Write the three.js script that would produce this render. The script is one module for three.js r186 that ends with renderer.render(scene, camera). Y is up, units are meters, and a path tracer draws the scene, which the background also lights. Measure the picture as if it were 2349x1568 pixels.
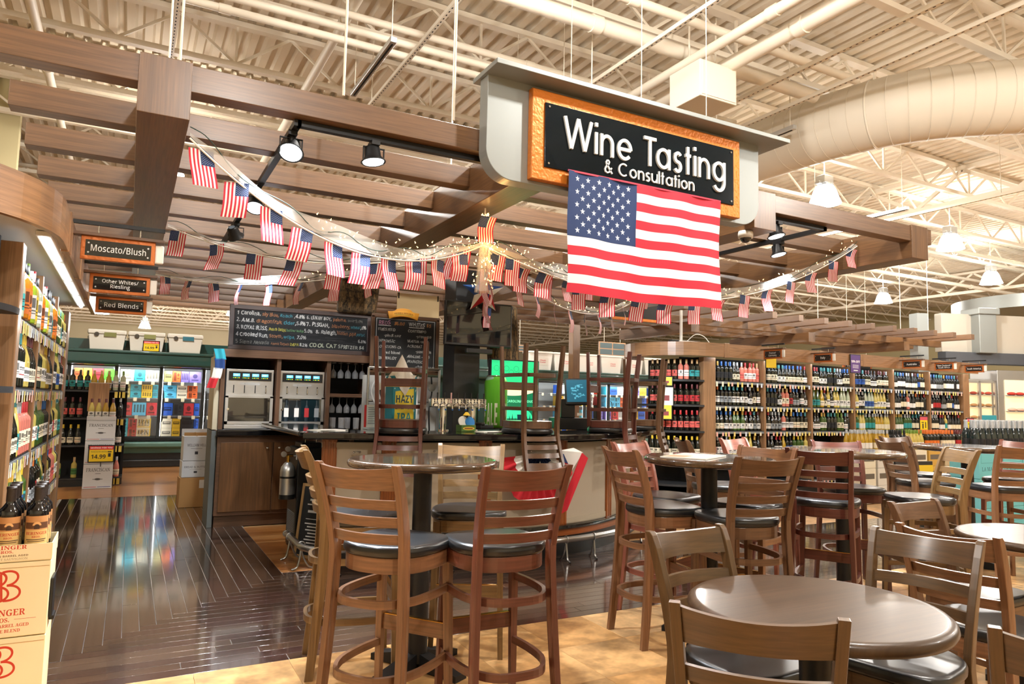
import * as THREE from 'three';
import { RoundedBoxGeometry } from 'three/addons/geometries/RoundedBoxGeometry.js';
import { mergeGeometries, toCreasedNormals } from 'three/addons/utils/BufferGeometryUtils.js';
import { RectAreaLightUniformsLib } from 'three/addons/lights/RectAreaLightUniformsLib.js';

// ------------------------------------------------------------------ camera, renderer, exposure
const scene = new THREE.Scene();
const D = Math.PI / 180;
const camera = new THREE.PerspectiveCamera(51.62, 2349 / 1568, 0.05, 200);
camera.rotation.order = 'YXZ';
camera.rotation.set(4.894 * D, -28.3 * D, 1.215 * D);
camera.position.set(0, 1.36, 0);
const renderer = new THREE.WebGLRenderer({ antialias: true });
renderer.toneMapping = THREE.LinearToneMapping;
renderer.toneMappingExposure = 1.3;
renderer.shadowMap.enabled = true;
RectAreaLightUniformsLib.init();
scene.background = new THREE.Color(0x000000);
const HIGHBAY = 30, SPOT = 22, STRIP = 8, COOLER = 40;   // lamp strengths (cd, cd, nit, nit)

// ------------------------------------------------------------------ helpers
let seed = 12345;
const rnd = () => { seed = (seed * 1664525 + 1013904223) >>> 0; return seed / 4294967296; };
const rr = (a, b) => a + (b - a) * rnd();
const pick = (a) => a[Math.floor(rnd() * a.length)];
const V = (x, y, z) => new THREE.Vector3(x, y, z);
const used = {};
function numbered(n) { const k = used[n] = (used[n] ?? -1) + 1; return k ? `${n}_${String(k).padStart(3, '0')}` : n; }
function part(name, geo, mat, parent, label) {
  const m = new THREE.Mesh(geo, mat); m.name = name; m.castShadow = m.receiveShadow = true;
  if (label) m.userData.label = label;
  parent.add(m); return m;
}
function tag(o, label, category, group) {
  o.userData.label = label; o.userData.category = category; if (group) o.userData.group = group;
  return o;
}
function thing(name, label, category, p = [0, 0, 0], ry = 0, group) {
  const o = new THREE.Group(); o.name = numbered(name); o.position.set(...p); o.rotation.order = 'YXZ'; o.rotation.y = ry; scene.add(o);
  return tag(o, label, category, group);
}
function single(name, geo, mat, label, category, p = [0, 0, 0], ry = 0, group) {
  const m = part(numbered(name), geo, mat, scene); m.position.set(...p); m.rotation.y = ry;
  return tag(m, label, category, group);
}
function struct(name, geo, mat, label) { const m = part(name, geo, mat, scene, label); m.userData.kind = 'structure'; return m; }
function copy(o, p, ry, label, group) {
  const c = o.clone(); c.name = numbered(o.name.replace(/_\d+$/, '')); c.position.set(...p); c.rotation.y = ry; scene.add(c);
  if (label) c.userData.label = label; if (group) c.userData.group = group;
  return c;
}
// geometry: every helper gives uv in metres, u along the longer side of each face
function muv(g) {
  const p = g.attributes.position, n = g.attributes.normal, uv = g.attributes.uv;
  g.computeBoundingBox(); const s = g.boundingBox.getSize(V(0, 0, 0));
  for (let i = 0; i < p.count; i++) {
    const ax = Math.abs(n.getX(i)), ay = Math.abs(n.getY(i)), az = Math.abs(n.getZ(i));
    const x = p.getX(i), y = p.getY(i), z = p.getZ(i); let a, b;
    if (ax >= ay && ax >= az) { [a, b] = s.y > s.z ? [y, z] : [z, y]; } else if (ay >= az) { [a, b] = s.x > s.z ? [x, z] : [z, x]; } else { [a, b] = s.x > s.y ? [x, y] : [y, x]; }
    uv.setXY(i, a, b);
  }
  return g;
}
const bx = (w, h, d, x = 0, y = 0, z = 0) => muv(new THREE.BoxGeometry(w, h, d)).translate(x, y, z);
const rb = (w, h, d, r, x = 0, y = 0, z = 0, s = 1) => muv(new RoundedBoxGeometry(w, h, d, s, Math.min(r, w / 2.01, h / 2.01, d / 2.01))).translate(x, y, z);
const cyl = (r1, r2, h, n = 16, x = 0, y = 0, z = 0, open = false) => new THREE.CylinderGeometry(r1, r2, h, n, 1, open).translate(x, y, z);
const sph = (r, x = 0, y = 0, z = 0, a = 12, b = 8) => new THREE.SphereGeometry(r, a, b).translate(x, y, z);
const lathe = (pts, n = 16) => new THREE.LatheGeometry(pts.map(([r, y]) => new THREE.Vector2(r, y)), n);
const tube = (pts, r, n = 24, k = 8, closed = false) => new THREE.TubeGeometry(new THREE.CatmullRomCurve3(pts.map((p) => V(...p)), closed, 'centripetal'), n, r, k, closed);
function bar(p, q, w, h) {   // box from p to q, w wide, h high
  const a = V(...p), b = V(...q), L = a.distanceTo(b);
  const g = muv(new THREE.BoxGeometry(L, h, w)), m = new THREE.Matrix4();
  const X = b.clone().sub(a).normalize(); let Y = V(0, 1, 0); if (Math.abs(X.y) > 0.99) Y = V(0, 0, 1);
  const Z = X.clone().cross(Y).normalize(); Y = Z.clone().cross(X);
  m.makeBasis(X, Y, Z).setPosition(a.add(b).multiplyScalar(0.5)); return g.applyMatrix4(m);
}
function rod(p, q, r, n = 8) {
  const a = V(...p), b = V(...q), g = new THREE.CylinderGeometry(r, r, a.distanceTo(b), n);
  g.applyQuaternion(new THREE.Quaternion().setFromUnitVectors(V(0, 1, 0), b.clone().sub(a).normalize()));
  const c = a.add(b).multiplyScalar(0.5); return g.translate(c.x, c.y, c.z);
}
function mg(...gs) {
  return mergeGeometries(gs.flat().map((g) => { const k = g.index ? g.toNonIndexed() : g; for (const n of Object.keys(k.attributes)) if (!['position', 'normal', 'uv'].includes(n)) k.deleteAttribute(n); return k; }));
}
function shapeOf(pts) { const s = new THREE.Shape(); pts.forEach(([x, y], i) => (i ? s.lineTo(x, y) : s.moveTo(x, y))); s.closePath(); return s; }
const ext = (pts, depth, bevel = 0, steps = 1) => new THREE.ExtrudeGeometry(pts instanceof THREE.Shape ? pts : shapeOf(pts), { depth, steps, bevelEnabled: bevel > 0, bevelSize: bevel, bevelThickness: bevel, bevelSegments: 2, curveSegments: 8 });
const flat = (g) => g.rotateX(-Math.PI / 2);   // shape (x, y) extruded in z -> lying, shape y to -z, extruded up
function bend(g, f) { const p = g.attributes.position; for (let i = 0; i < p.count; i++) { const q = f(p.getX(i), p.getY(i), p.getZ(i)); p.setXYZ(i, ...q); } g.computeVertexNormals(); return g; }

// ------------------------------------------------------------------ procedural textures
function noise2(w, h, cells) {   // tiling value noise
  const [cx, cy] = cells, g = new Float32Array(cx * cy).map(() => rnd()), o = new Float32Array(w * h), s = (t) => t * t * (3 - 2 * t);
  for (let y = 0; y < h; y++) for (let x = 0; x < w; x++) {
    const u = x / w * cx, v = y / h * cy, i = Math.floor(u), j = Math.floor(v), a = s(u - i), b = s(v - j), i1 = (i + 1) % cx, j1 = (j + 1) % cy;
    o[y * w + x] = (g[j * cx + i] * (1 - a) + g[j * cx + i1] * a) * (1 - b) + (g[j1 * cx + i] * (1 - a) + g[j1 * cx + i1] * a) * b;
  }
  return o;
}
function dataTex(w, h, f, srgb = true) {
  const d = new Uint8Array(w * h * 4);
  for (let i = 0; i < w * h; i++) { const c = f(i, i % w, Math.floor(i / w)); for (let k = 0; k < 3; k++) d[i * 4 + k] = Math.max(0, Math.min(255, c[k])); d[i * 4 + 3] = 255; }
  const t = new THREE.DataTexture(d, w, h); t.wrapS = t.wrapT = THREE.RepeatWrapping; t.magFilter = THREE.LinearFilter; t.minFilter = THREE.LinearMipmapLinearFilter; t.generateMipmaps = true;
  if (srgb) t.colorSpace = THREE.SRGBColorSpace; t.needsUpdate = true; return t;
}
const layers = (w, h, list) => { const o = new Float32Array(w * h); let t = 0; for (const [cx, cy, a] of list) { const n = noise2(w, h, [cx, cy]); for (let i = 0; i < o.length; i++) o[i] += n[i] * a; t += a; } return o.map((v) => v / t); };
const gr = layers(512, 512, [[4, 40, 1], [8, 110, 1], [14, 220, 0.8], [3, 9, 0.7]]);
const grain = dataTex(512, 512, (i) => { const v = 214 + (gr[i] - 0.5) * 110; return [v + 5, v, v - 5]; });
grain.repeat.set(0.8, 1.6);
const mo = layers(512, 512, [[6, 5, 1], [13, 11, 1], [29, 27, 0.7], [70, 66, 0.4]]);
const mottle = dataTex(512, 512, (i) => { const v = 205 + (mo[i] - 0.5) * 150; return [v + 10, v, v - 14]; });
const fine = layers(256, 256, [[40, 40, 1], [90, 90, 1], [128, 128, 0.6]]);
const hammer = dataTex(256, 256, (i) => { const v = fine[i] * 255; return [v, v, v]; }, false);
const canvasTex = (w, h, f, rot) => {
  const c = document.createElement('canvas'); c.width = w; c.height = h; const x = c.getContext('2d'); f(x, w, h);
  const t = new THREE.CanvasTexture(c); t.colorSpace = THREE.SRGBColorSpace; t.anisotropy = 8; return t;
};

// ------------------------------------------------------------------ materials
const S = (o) => new THREE.MeshStandardMaterial(o), P = (o) => new THREE.MeshPhysicalMaterial(o);
const wood = (color, roughness = 0.42, o = {}) => P({ color, map: grain, roughness, clearcoat: 0.35, clearcoatRoughness: 0.25, ...o });
const M = {
  pergola: wood(0x7b5a3a, 0.4), cornice: wood(0xb08760, 0.38), gondolaWood: wood(0xab835c, 0.45), cabinet: wood(0x6a4a33, 0.42), cabinetDoor: wood(0x6e4a28, 0.4), pilaster: wood(0xa85d27, 0.35),
  honey: wood(0x8c6344, 0.36), red: wood(0x7a4a39, 0.36), cherry: wood(0x66352a, 0.36), walnut: wood(0x73533a, 0.36), rose: wood(0x9c5d4c, 0.36), olive: wood(0x82643c, 0.36), chairWalnut: wood(0x604729, 0.34),
  table: P({ color: 0x4e3b28, map: grain, roughness: 0.38, clearcoat: 0.12, clearcoatRoughness: 0.1, specularIntensity: 0.6 }),
  tableGloss: P({ color: 0x54402e, map: grain, roughness: 0.2, clearcoat: 0.9, clearcoatRoughness: 0.06 }),
  vinyl: P({ color: 0x191b1e, roughness: 0.32, clearcoat: 0.3, clearcoatRoughness: 0.4 }),
  iron: S({ color: 0x17181a, roughness: 0.45, metalness: 0.3 }), blackPlastic: S({ color: 0x141516, roughness: 0.4 }), blackMatte: S({ color: 0x0e0e0f, roughness: 0.8 }),
  granite: P({ color: 0x0d0e10, roughness: 0.12, clearcoat: 0.6, clearcoatRoughness: 0.05 }),
  panel: S({ color: 0xab9d88, roughness: 0.42 }), putty: S({ color: 0xa99c86, roughness: 0.6 }),
  steel: S({ color: 0xb9bcbd, roughness: 0.28, metalness: 1 }), brushed: S({ color: 0xc4c6c6, roughness: 0.36, metalness: 0.9 }), chrome: S({ color: 0xdedede, roughness: 0.1, metalness: 1 }), brass: S({ color: 0xc79a45, roughness: 0.25, metalness: 1 }),
  signGrey: S({ color: 0x8f9492, roughness: 0.42, metalness: 0.35 }), copper: S({ color: 0xc9721c, roughness: 0.42, metalness: 0.25, bumpMap: hammer, bumpScale: 0.004 }), copperFlat: S({ color: 0xb9672e, roughness: 0.4, metalness: 0.4, bumpMap: hammer, bumpScale: 0.003 }),
  ceiling: S({ color: 0xe0d6c4, roughness: 0.75 }), ceilSteel: S({ color: 0xe3dac9, roughness: 0.6 }), duct: S({ color: 0xddd5c5, roughness: 0.6 }), wallPaint: S({ color: 0xd9d2b6, roughness: 0.9 }), wallOlive: S({ color: 0xb7ac85, roughness: 0.9 }),
  white: S({ color: 0xe8e6df, roughness: 0.6 }), paper: S({ color: 0xe9e8e2, roughness: 0.85 }), shelfGrey: S({ color: 0x8c9194, roughness: 0.45, metalness: 0.4 }), shelfDark: S({ color: 0x2b2c2e, roughness: 0.5 }),
  green: P({ color: 0x1d4640, roughness: 0.35, clearcoat: 0.4 }), greenLight: P({ color: 0x5d8377, roughness: 0.4 }), foam: S({ color: 0xd8d3c6, roughness: 0.75 }),
  card: S({ color: 0xb48a55, roughness: 0.85 }), cream: S({ color: 0xecdcb0, roughness: 0.8 }), boxWhite: S({ color: 0xd6dade, roughness: 0.7 }),
  lampGlow: S({ color: 0xffffff, emissive: 0xf4fbff, emissiveIntensity: 5 }), stripGlow: S({ color: 0xffffff, emissive: 0xf6fbff, emissiveIntensity: 6 }),
  bayGlow: S({ color: 0xffffff, emissive: 0xf3f8ff, emissiveIntensity: 2.2, roughness: 0.4 }),
  glass: P({ color: 0xffffff, transmission: 1, thickness: 0, roughness: 0.02, ior: 1.45 }),
};
const tint = {};
const paint = (hex, roughness = 0.55) => tint[hex + '_' + roughness] ??= S({ color: hex, roughness });
const gloss = (hex) => tint['g' + hex] ??= P({ color: hex, roughness: 0.12, clearcoat: 0.8, clearcoatRoughness: 0.05 });
// ------------------------------------------------------------------ the setting: floor
const tileTan = [0xe3bb86, 0xdcb27a, 0xe9c492, 0xd8ac74].map((c) => S({ color: c, map: mottle, roughness: 0.34 }));
const tanBase = S({ color: 0xdcb482, map: mottle, roughness: 0.4 });
const floor = struct('floor', bx(50, 0.2, 62, 12, -0.109, -22.5), tanBase, 'tan stone-look floor with dark plank border');
{
  const geo = (w, d, k) => { const g = rb(w, 0.012, d, 0.0015, 0, -0.006, 0); const uv = g.attributes.uv; for (let i = 0; i < uv.count; i++) uv.setXY(i, uv.getX(i) + k * 0.37, uv.getY(i) + k * 0.21); return g; };
  // square stone-look tiles in the seating area
  const T = 0.457, tg = [0, 1, 2, 3].map((k) => geo(T - 0.0012, T - 0.0012, k));
  for (let i = -3; i < 17; i++) for (let j = 0; j < 7; j++) {
    const x = -0.1 + (i + 0.5) * T, z = -3.9 + (j + 0.5) * T;
    if (x + z * 0.05 < -0.6 && z < -2.4) continue;
    part('floor_tile', tg[Math.floor(rnd() * 4)], pick(tileTan), floor).position.set(x, 0, z);
  }
  // dark plank border, mitred where its two runs meet
  const dark = [0x47342a, 0x3d2c24, 0x513c30, 0x45302a, 0x584539].map((c) => P({ color: c, map: grain, roughness: 0.17, clearcoat: 0.9, clearcoatRoughness: 0.07 }));
  const W = 0.0905, gcache = {};
  const plank = (L, alongX, k) => gcache[[L, alongX, k]] ??= alongX ? geo(L - 0.003, W - 0.0026, k) : geo(W - 0.0026, L - 0.003, k);
  part('plank_highlight_bed', mg(bx(1.85, 0.005, 7, 0.215, -0.0045, -7.36), bx(9.7, 0.005, 1.9, 4.14, -0.0045, -4.86)), S({ color: 0xaaa6a0, roughness: 0.5 }), floor);  // pale grey bed paints the bevel highlights into the plank gaps
  for (let c = 0; c < 20; c++) {
    const x = -0.68 + (c + 0.5) * W; let z = -3.9 - (c + 1) * W;
    while (z > -10.85) { const L = Math.min(pick([0.6, 0.9, 1.2, 1.5]), z + 10.85); if (L < 0.08) break; part('plank', plank(+L.toFixed(2), false, Math.floor(rnd() * 3)), pick(dark), floor).position.set(x, 0, z - L / 2); z -= L; }
  }
  for (let r = 0; r < 21; r++) {
    const z = -3.9 - (r + 0.5) * W; let x = -0.68 + r * W;
    while (x < 9) { const L = Math.min(pick([0.9, 1.2, 1.5]), 9 - x); if (L < 0.08) break; part('plank', plank(+L.toFixed(2), true, Math.floor(rnd() * 3)), pick(dark), floor).position.set(x + L / 2, 0, z); x += L; }
  }
  // oak strips inside the bar border
  const oak = [0xb9783c, 0xc48548, 0xab6a31, 0xcf9457].map((c) => P({ color: c, map: grain, roughness: 0.3, clearcoat: 0.4, clearcoatRoughness: 0.15 }));
  for (let r = 0; r < 36; r++) { let x = 1.13; const z = -5.83 - (r + 0.5) * 0.0585; while (x < 2.5) { const L = Math.min(pick([0.5, 0.7, 0.9]), 2.5 - x); part('oak_strip', gcache['o' + L.toFixed(2)] ??= geo(+L.toFixed(2) - 0.0008, 0.0578, 1), pick(oak), floor).position.set(x + L / 2, 0, z); x += L + 0.0001; } }
  // the aisle beyond is the same oak strip, too fine to tell apart
  const sn = noise2(512, 512, [3, 64]), sg = gr;
  const strip = dataTex(512, 512, (i, x, y) => { const k = Math.floor(y / 8), t = (Math.sin(k * 91.7 + Math.floor((x + k * 173) / 190) * 37.3) * 0.5 + 0.5); const v = 0.72 + 0.3 * t + (sg[i] - 0.5) * 0.3; return [205 * v, 140 * v, 78 * v]; });
  strip.repeat.set(0.5, 2);
  part('oak_aisle', bx(16, 0.012, 4.6, 5, -0.006, -13.17), P({ color: 0xffffff, map: strip, roughness: 0.28, clearcoat: 0.4, clearcoatRoughness: 0.15 }), floor);
}
// ------------------------------------------------------------------ walls
struct('wall_front', bx(50, 6.6, 0.2, 12, 3.3, 7.1), M.wallPaint);
struct('wall_left', bx(0.2, 6.6, 60, -10.1, 3.3, -22.5), M.wallPaint);
struct('wall_right', bx(0.2, 6.6, 60, 34.1, 3.3, -22.5), M.wallOlive);
struct('wall_back', bx(50, 6.6, 0.2, 12, 3.3, -52.1), M.wallPaint);
struct('wall_partition', bx(8.3, 6.4, 0.2, -5.95, 3.2, -13.6), M.wallOlive);
// ------------------------------------------------------------------ ceiling deck, joists, pipes
{
  const pos = [], idx = [], x0 = -10, x1 = 34, z0 = 7, z1 = -52, pr = [[0, 6.4], [0.1, 6.4], [0.13, 6.47], [0.19, 6.47], [0.22, 6.4]];
  const xs = []; for (let x = x0; x < x1; x += 0.22) for (let k = 0; k < 4; k++) xs.push([x + pr[k][0], pr[k][1]]);
  const q = []; for (let i = 0; i + 1 < xs.length; i++) { const [a, ya] = xs[i], [b, yb] = xs[i + 1]; const n = q.length / 3; q.push(a, ya, z0, b, yb, z0, b, yb, z1, a, ya, z1); idx.push(n, n + 2, n + 1, n, n + 3, n + 2); }
  const g = new THREE.BufferGeometry(); g.setAttribute('position', new THREE.Float32BufferAttribute(q, 3)); g.setAttribute('uv', new THREE.Float32BufferAttribute(new Float32Array(q.length / 3 * 2), 2)); g.setIndex(idx);
  const g2 = g.toNonIndexed(); g2.computeVertexNormals();
  struct('ceiling', mg(g2, bx(44.4, 0.1, 59.4, 12, 6.56, -22.5)), M.ceiling, 'cream painted corrugated steel roof deck');
}
{
  const PAN = 1.4, wg = bar([0, 5.8, 0], [PAN / 2, 6.33, 0], 0.03, 0.035), wg2 = bar([0, 6.33, 0], [PAN / 2, 5.8, 0], 0.03, 0.035), vg = bx(0.03, 0.53, 0.03, 0, 6.06, 0);
  const chordB = mg(bx(43.9, 0.06, 0.02, 12, 5.79, -0.035), bx(43.9, 0.06, 0.02, 12, 5.79, 0.035), bx(43.9, 0.015, 0.1, 12, 5.755, 0)), chordT = mg(bx(43.9, 0.07, 0.12, 12, 6.355, 0));
  const zs = []; for (let z = 2.4; z > -51; z -= 1.75) zs.push(z);
  const x0 = -6, nP = 21, all = []; for (let i = 0; i < 31; i++) all.push(wg.clone().translate(-10 + i * PAN, 0, 0), wg2.clone().translate(-10 + (i + 0.5) * PAN, 0, 0));
  const webAll = mg(all);
  zs.forEach((z, k) => {
    const t = thing('roof_joist', '', 'joist', [0, 0, z], 0, 'steel roof joists');
    t.userData.label = 'cream open-web steel joist carrying the roof deck';
    part('bottom_chord', chordB, M.ceilSteel, t); part('top_chord', chordT, M.ceilSteel, t);
    if (z < -2 && z > -14) for (let i = 0; i < nP; i++) { part('web_bar', wg, M.ceilSteel, t).position.x = x0 + i * PAN; part('web_bar', wg2, M.ceilSteel, t).position.x = x0 + (i + 0.5) * PAN; if (i % 2) part('web_post', vg, M.ceilSteel, t).position.x = x0 + i * PAN; }
    else part('web', webAll, M.ceilSteel, t).userData.kind = 'stuff';
  });
  // deeper girders running the other way
  for (const x of [-3.6, 14.6, 26]) {
    const t = thing('roof_girder', 'deep cream roof girder under the joists', 'girder', [x, 0, 0], 0, 'roof girders');
    part('bottom_chord', mg(bx(0.12, 0.1, 58, 0, 5.6, -22.5)), M.ceilSteel, t); part('top_chord', bx(0.12, 0.08, 58, 0, 6.28, -22.5), M.ceilSteel, t);
    for (let i = 0; i < 27; i++) { const z = 3 - i * 2; part('web_bar', bar([0, 5.62, z], [0, 6.25, z - 1], 0.05, 0.07), M.ceilSteel, t); part('web_bar', bar([0, 6.25, z - 1], [0, 5.62, z - 2], 0.05, 0.07), M.ceilSteel, t); }
  }
  const pipe = (name, label, cat, p, q, r, grp) => { const g = [rod(p, q, r, 12)]; const n = Math.floor(V(...p).distanceTo(V(...q)) / 3); for (let i = 1; i < n; i++) { const c = V(...p).lerp(V(...q), i / n), d = V(...q).sub(V(...p)).normalize().multiplyScalar(0.06); g.push(rod([c.x - d.x, c.y - d.y, c.z - d.z], [c.x + d.x, c.y + d.y, c.z + d.z], r * 1.18, 12)); } return single(name, mg(g), M.ceilSteel, label, cat, [0, 0, 0], 0, grp); };
  for (const [y, z] of [[5.52, -7.35], [5.44, -7.5], [5.36, -7.62]]) pipe('conduit', 'cream conduit in the bundle of three under the joists', 'pipe', [-9.8, y, z], [7.6, y, z], 0.042, 'conduit bundle');
  pipe('sprinkler_pipe', 'thick cream sprinkler main hung above the hanging tasting sign', 'pipe', [-9.8, 5.45, -6.05], [7.7, 5.45, -6.05], 0.085);
  pipe('sprinkler_pipe', 'thinner cream sprinkler line beside the thick main', 'pipe', [-9.8, 5.5, -5.55], [7.85, 5.5, -5.55], 0.05);
  for (const [x, r, y] of [[5.35, 0.055, 5.24], [5.75, 0.085, 5.21]]) pipe('branch_pipe', 'fat cream pipe crossing over the sign towards the duct', 'pipe', [x, y, 5], [x, y, -24], r, 'crossing pipes');
  for (const x of [-1.2, 1.9]) pipe('branch_pipe', 'cream pipe crossing above the wooden pergola', 'pipe', [x, 5.62, 5], [x, 5.62, -30], 0.055, 'crossing pipes over the pergola');
  for (const z of [-10.4, -13.2]) pipe('conduit', 'cream conduit running above the wine gondola', 'pipe', [8.65, 5.5, z], [33.8, 5.5, z], 0.06, 'conduits over the gondola');
  // perforated strut channels with their slots
  const slot = bx(0.012, 0.005, 0.028), dk = M.blackMatte;
  for (const [x, y, za, zb] of [[4.75, 5.26, -3, -12], [6.6, 5.26, -3, -14], [7.3, 5.26, -2, -9], [11.6, 4.7, -5.2, -13], [2.6, 5.27, -5.4, -9.5], [0.2, 5.27, -5.6, -9.5]]) {
    const t = thing('strut_channel', 'slotted cream strut channel under the roof joists', 'channel', [x, y, 0], 0, 'strut channels');
    part('rail', mg(bx(0.045, 0.004, za - zb, 0, -0.02, (za + zb) / 2), bx(0.004, 0.045, za - zb, -0.0215, 0, (za + zb) / 2), bx(0.004, 0.045, za - zb, 0.0215, 0, (za + zb) / 2)), M.ceilSteel, t);
    const gs = []; for (let z = za; z > zb; z -= 0.075) gs.push(slot.clone().translate(0, -0.0205, z)); part('slots', mg(gs), dk, t).userData.kind = 'stuff';
    part('hanger_rod', mg(rod([0, 0, za - 0.6], [0, 6.4 - y, za - 0.6], 0.006), rod([0, 0, zb + 0.6], [0, 6.4 - y, zb + 0.6], 0.006)), M.ceilSteel, t);
  }
  // grey fixture rails hung on rods
  for (const [x, y, z, L] of [[2.15, 5.0, -7.4, 1.5], [4.35, 5.0, -7.5, 1.3], [7.5, 5.05, -7.0, 1.6], [11.8, 4.9, -8.4, 2]]) {
    const t = thing('fixture_rail', 'bare metal fixture rail hanging below the joists', 'rail', [x, y, z], 0, 'hanging fixture rails');
    part('rail', rb(0.07, 0.06, L, 0.006), M.brushed, t); part('slot', bx(0.02, 0.006, L * 0.94, 0, -0.031, 0), M.blackMatte, t);
    for (const s of [-1, 1]) part('hanger_rod', rod([0, 0.03, s * L * 0.45], [0, 6.4 - y, s * L * 0.45], 0.005), M.ceilSteel, t);
  }
  const jb = thing('junction_box', 'square cream junction box hung behind the tasting sign', 'box', [5.55, 4.95, -5.85]);
  part('housing', rb(0.55, 0.42, 0.5, 0.012), M.ceilSteel, jb); part('cover', rb(0.5, 0.38, 0.012, 0.004, 0, 0, 0.254), M.ceilSteel, jb); part('hanger_rod', mg(rod([-0.2, 0.2, 0], [-0.2, 0.85, 0], 0.012), rod([0.2, 0.2, 0], [0.2, 0.85, 0], 0.012)), M.ceilSteel, jb);
}
// spiral duct
{
  const t = thing('spiral_duct', 'huge cream spiral air duct with an elbow hanging from the roof', 'duct');
  const c = new THREE.CatmullRomCurve3([V(8.12, 5.2, -7.4), V(8.15, 5.2, -6.9), V(8.22, 5.2, -6.2), V(8.5, 5.2, -5.3), V(9.25, 5.2, -4.5), V(10.4, 5.2, -3.75), V(12.6, 5.2, -2.5), V(16, 5.2, -0.6)], false, 'centripetal');
  part('pipe', mg(new THREE.TubeGeometry(c, 120, 0.44, 40), new THREE.CylinderGeometry(0.36, 0.44, 0.5, 40, 1, true).rotateX(-Math.PI / 2).translate(8.11, 5.2, -7.65), new THREE.CylinderGeometry(0.36, 0.36, 6, 40, 1, false).rotateX(Math.PI / 2).translate(8.1, 5.2, -10.9)), M.duct, t);
  for (let i = 3; i < 56; i++) { const s = i / 56, p = c.getPointAt(s), d = c.getTangentAt(s); const big = i % 9 === 0; const g = new THREE.TorusGeometry(0.441, big ? 0.014 : 0.0055, 5, 48); const m = part(big ? 'joint_band' : 'seam', g, M.duct, t); m.position.copy(p); m.quaternion.setFromUnitVectors(V(0, 0, 1), d); }
  const hood = (x, y, z, ry, s) => { const g = ext([[-0.34, 0.3], [0.34, 0.3], [0.34, -0.05], [0.12, -0.42], [-0.12, -0.42], [-0.34, -0.05]], 1.1, 0.01).translate(0, 0, -0.55).scale(s, s, s); const m = part('diffuser', g, M.duct, t); m.position.set(x, y, z); m.rotation.y = ry; };
  hood(8.12, 4.86, -8.3, 0, 1.0); hood(8.1, 5.05, -10.4, 0, 1.0);
  for (const [x, z] of [[10.4, -3.75], [13, -2.25], [8.1, -12]]) part('hanger_rod', rod([x, 5.6, z], [x, 6.4, z], 0.012), M.ceilSteel, t);
}
// ------------------------------------------------------------------ high-bay lamps
{
  const bell = lathe([[0.09, 0.34], [0.15, 0.33], [0.2, 0.24], [0.245, 0.1], [0.285, 0], [0.278, 0], [0.235, 0.1], [0.19, 0.235], [0.14, 0.318], [0.09, 0.325]], 28);
  const house = mg(rb(0.26, 0.16, 0.2, 0.02, 0, 0.44, 0), rb(0.42, 0.05, 0.1, 0.01, 0, 0.37, 0), cyl(0.1, 0.13, 0.06, 20, 0, 0.36, 0));
  const vis = ['bright bell-shaped high-bay lamp over the wine gondola', 'bell-shaped high-bay lamp near the olive wall', 'bell-shaped high-bay lamp partly hidden above the pergola corner', 'small far bell-shaped lamp under the roof'];
  const L = [[16.06, 5.0, -9.12, 0], [21.3, 5.0, -11, 1], [11.05, 5.12, -8.5, 2], [22.4, 5, -15, 3], [27, 5, -7.2, 1], [14, 5, -15, 3], [13.2, 4.85, -22, 3], [-1.2, 4.7, -34, 3], [0.5, 4.7, -40, 3], [3.6, 4.7, -31, 3], [4.4, 4.7, -37, 3], [5.5, 4.7, -44, 3], [0.3, 4.9, -12.4, 3], [0.9, 5, 1.6, 9], [4.0, 5, -1.8, 9], [-3, 5, -2.4, 9], [9.5, 5, 0.5, 9], [15.4, 5, -4, 9], [20, 5, -3.4, 9], [2.4, 5, -4.4, 9], [7, 4.9, -14.4, 3]];  // lamps over the dark back aisle are added to brighten it
  L.forEach(([x, y, z, k]) => {
    const t = thing('high_bay_lamp', vis[k] ?? 'unseen bell-shaped high-bay lamp added to light the seating area', 'lamp', [x, y, z], 0, 'high-bay lamps');  // lamps outside vis are unseen, added overhead and behind for general light
    part('housing', house, M.brushed, t); part('bell', bell, M.bayGlow, t); part('hanger_rod', cyl(0.008, 0.008, 6.4 - y - 0.5, 6, 0, 0.5 + (6.4 - y - 0.5) / 2, 0), M.ceilSteel, t);
    const l = new THREE.PointLight(0xfffaf3, HIGHBAY); l.position.set(x, y - 0.06, z); l.castShadow = true; l.shadow.radius = 6; scene.add(l);
    const u = new THREE.PointLight(0xfff4e4, HIGHBAY * (k === 9 && x < 8 ? 0.08 : 0.22)); u.position.set(x, y + 0.62, z + 0.02); u.castShadow = true; u.shadow.radius = 6; scene.add(u);
  });
}
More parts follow.
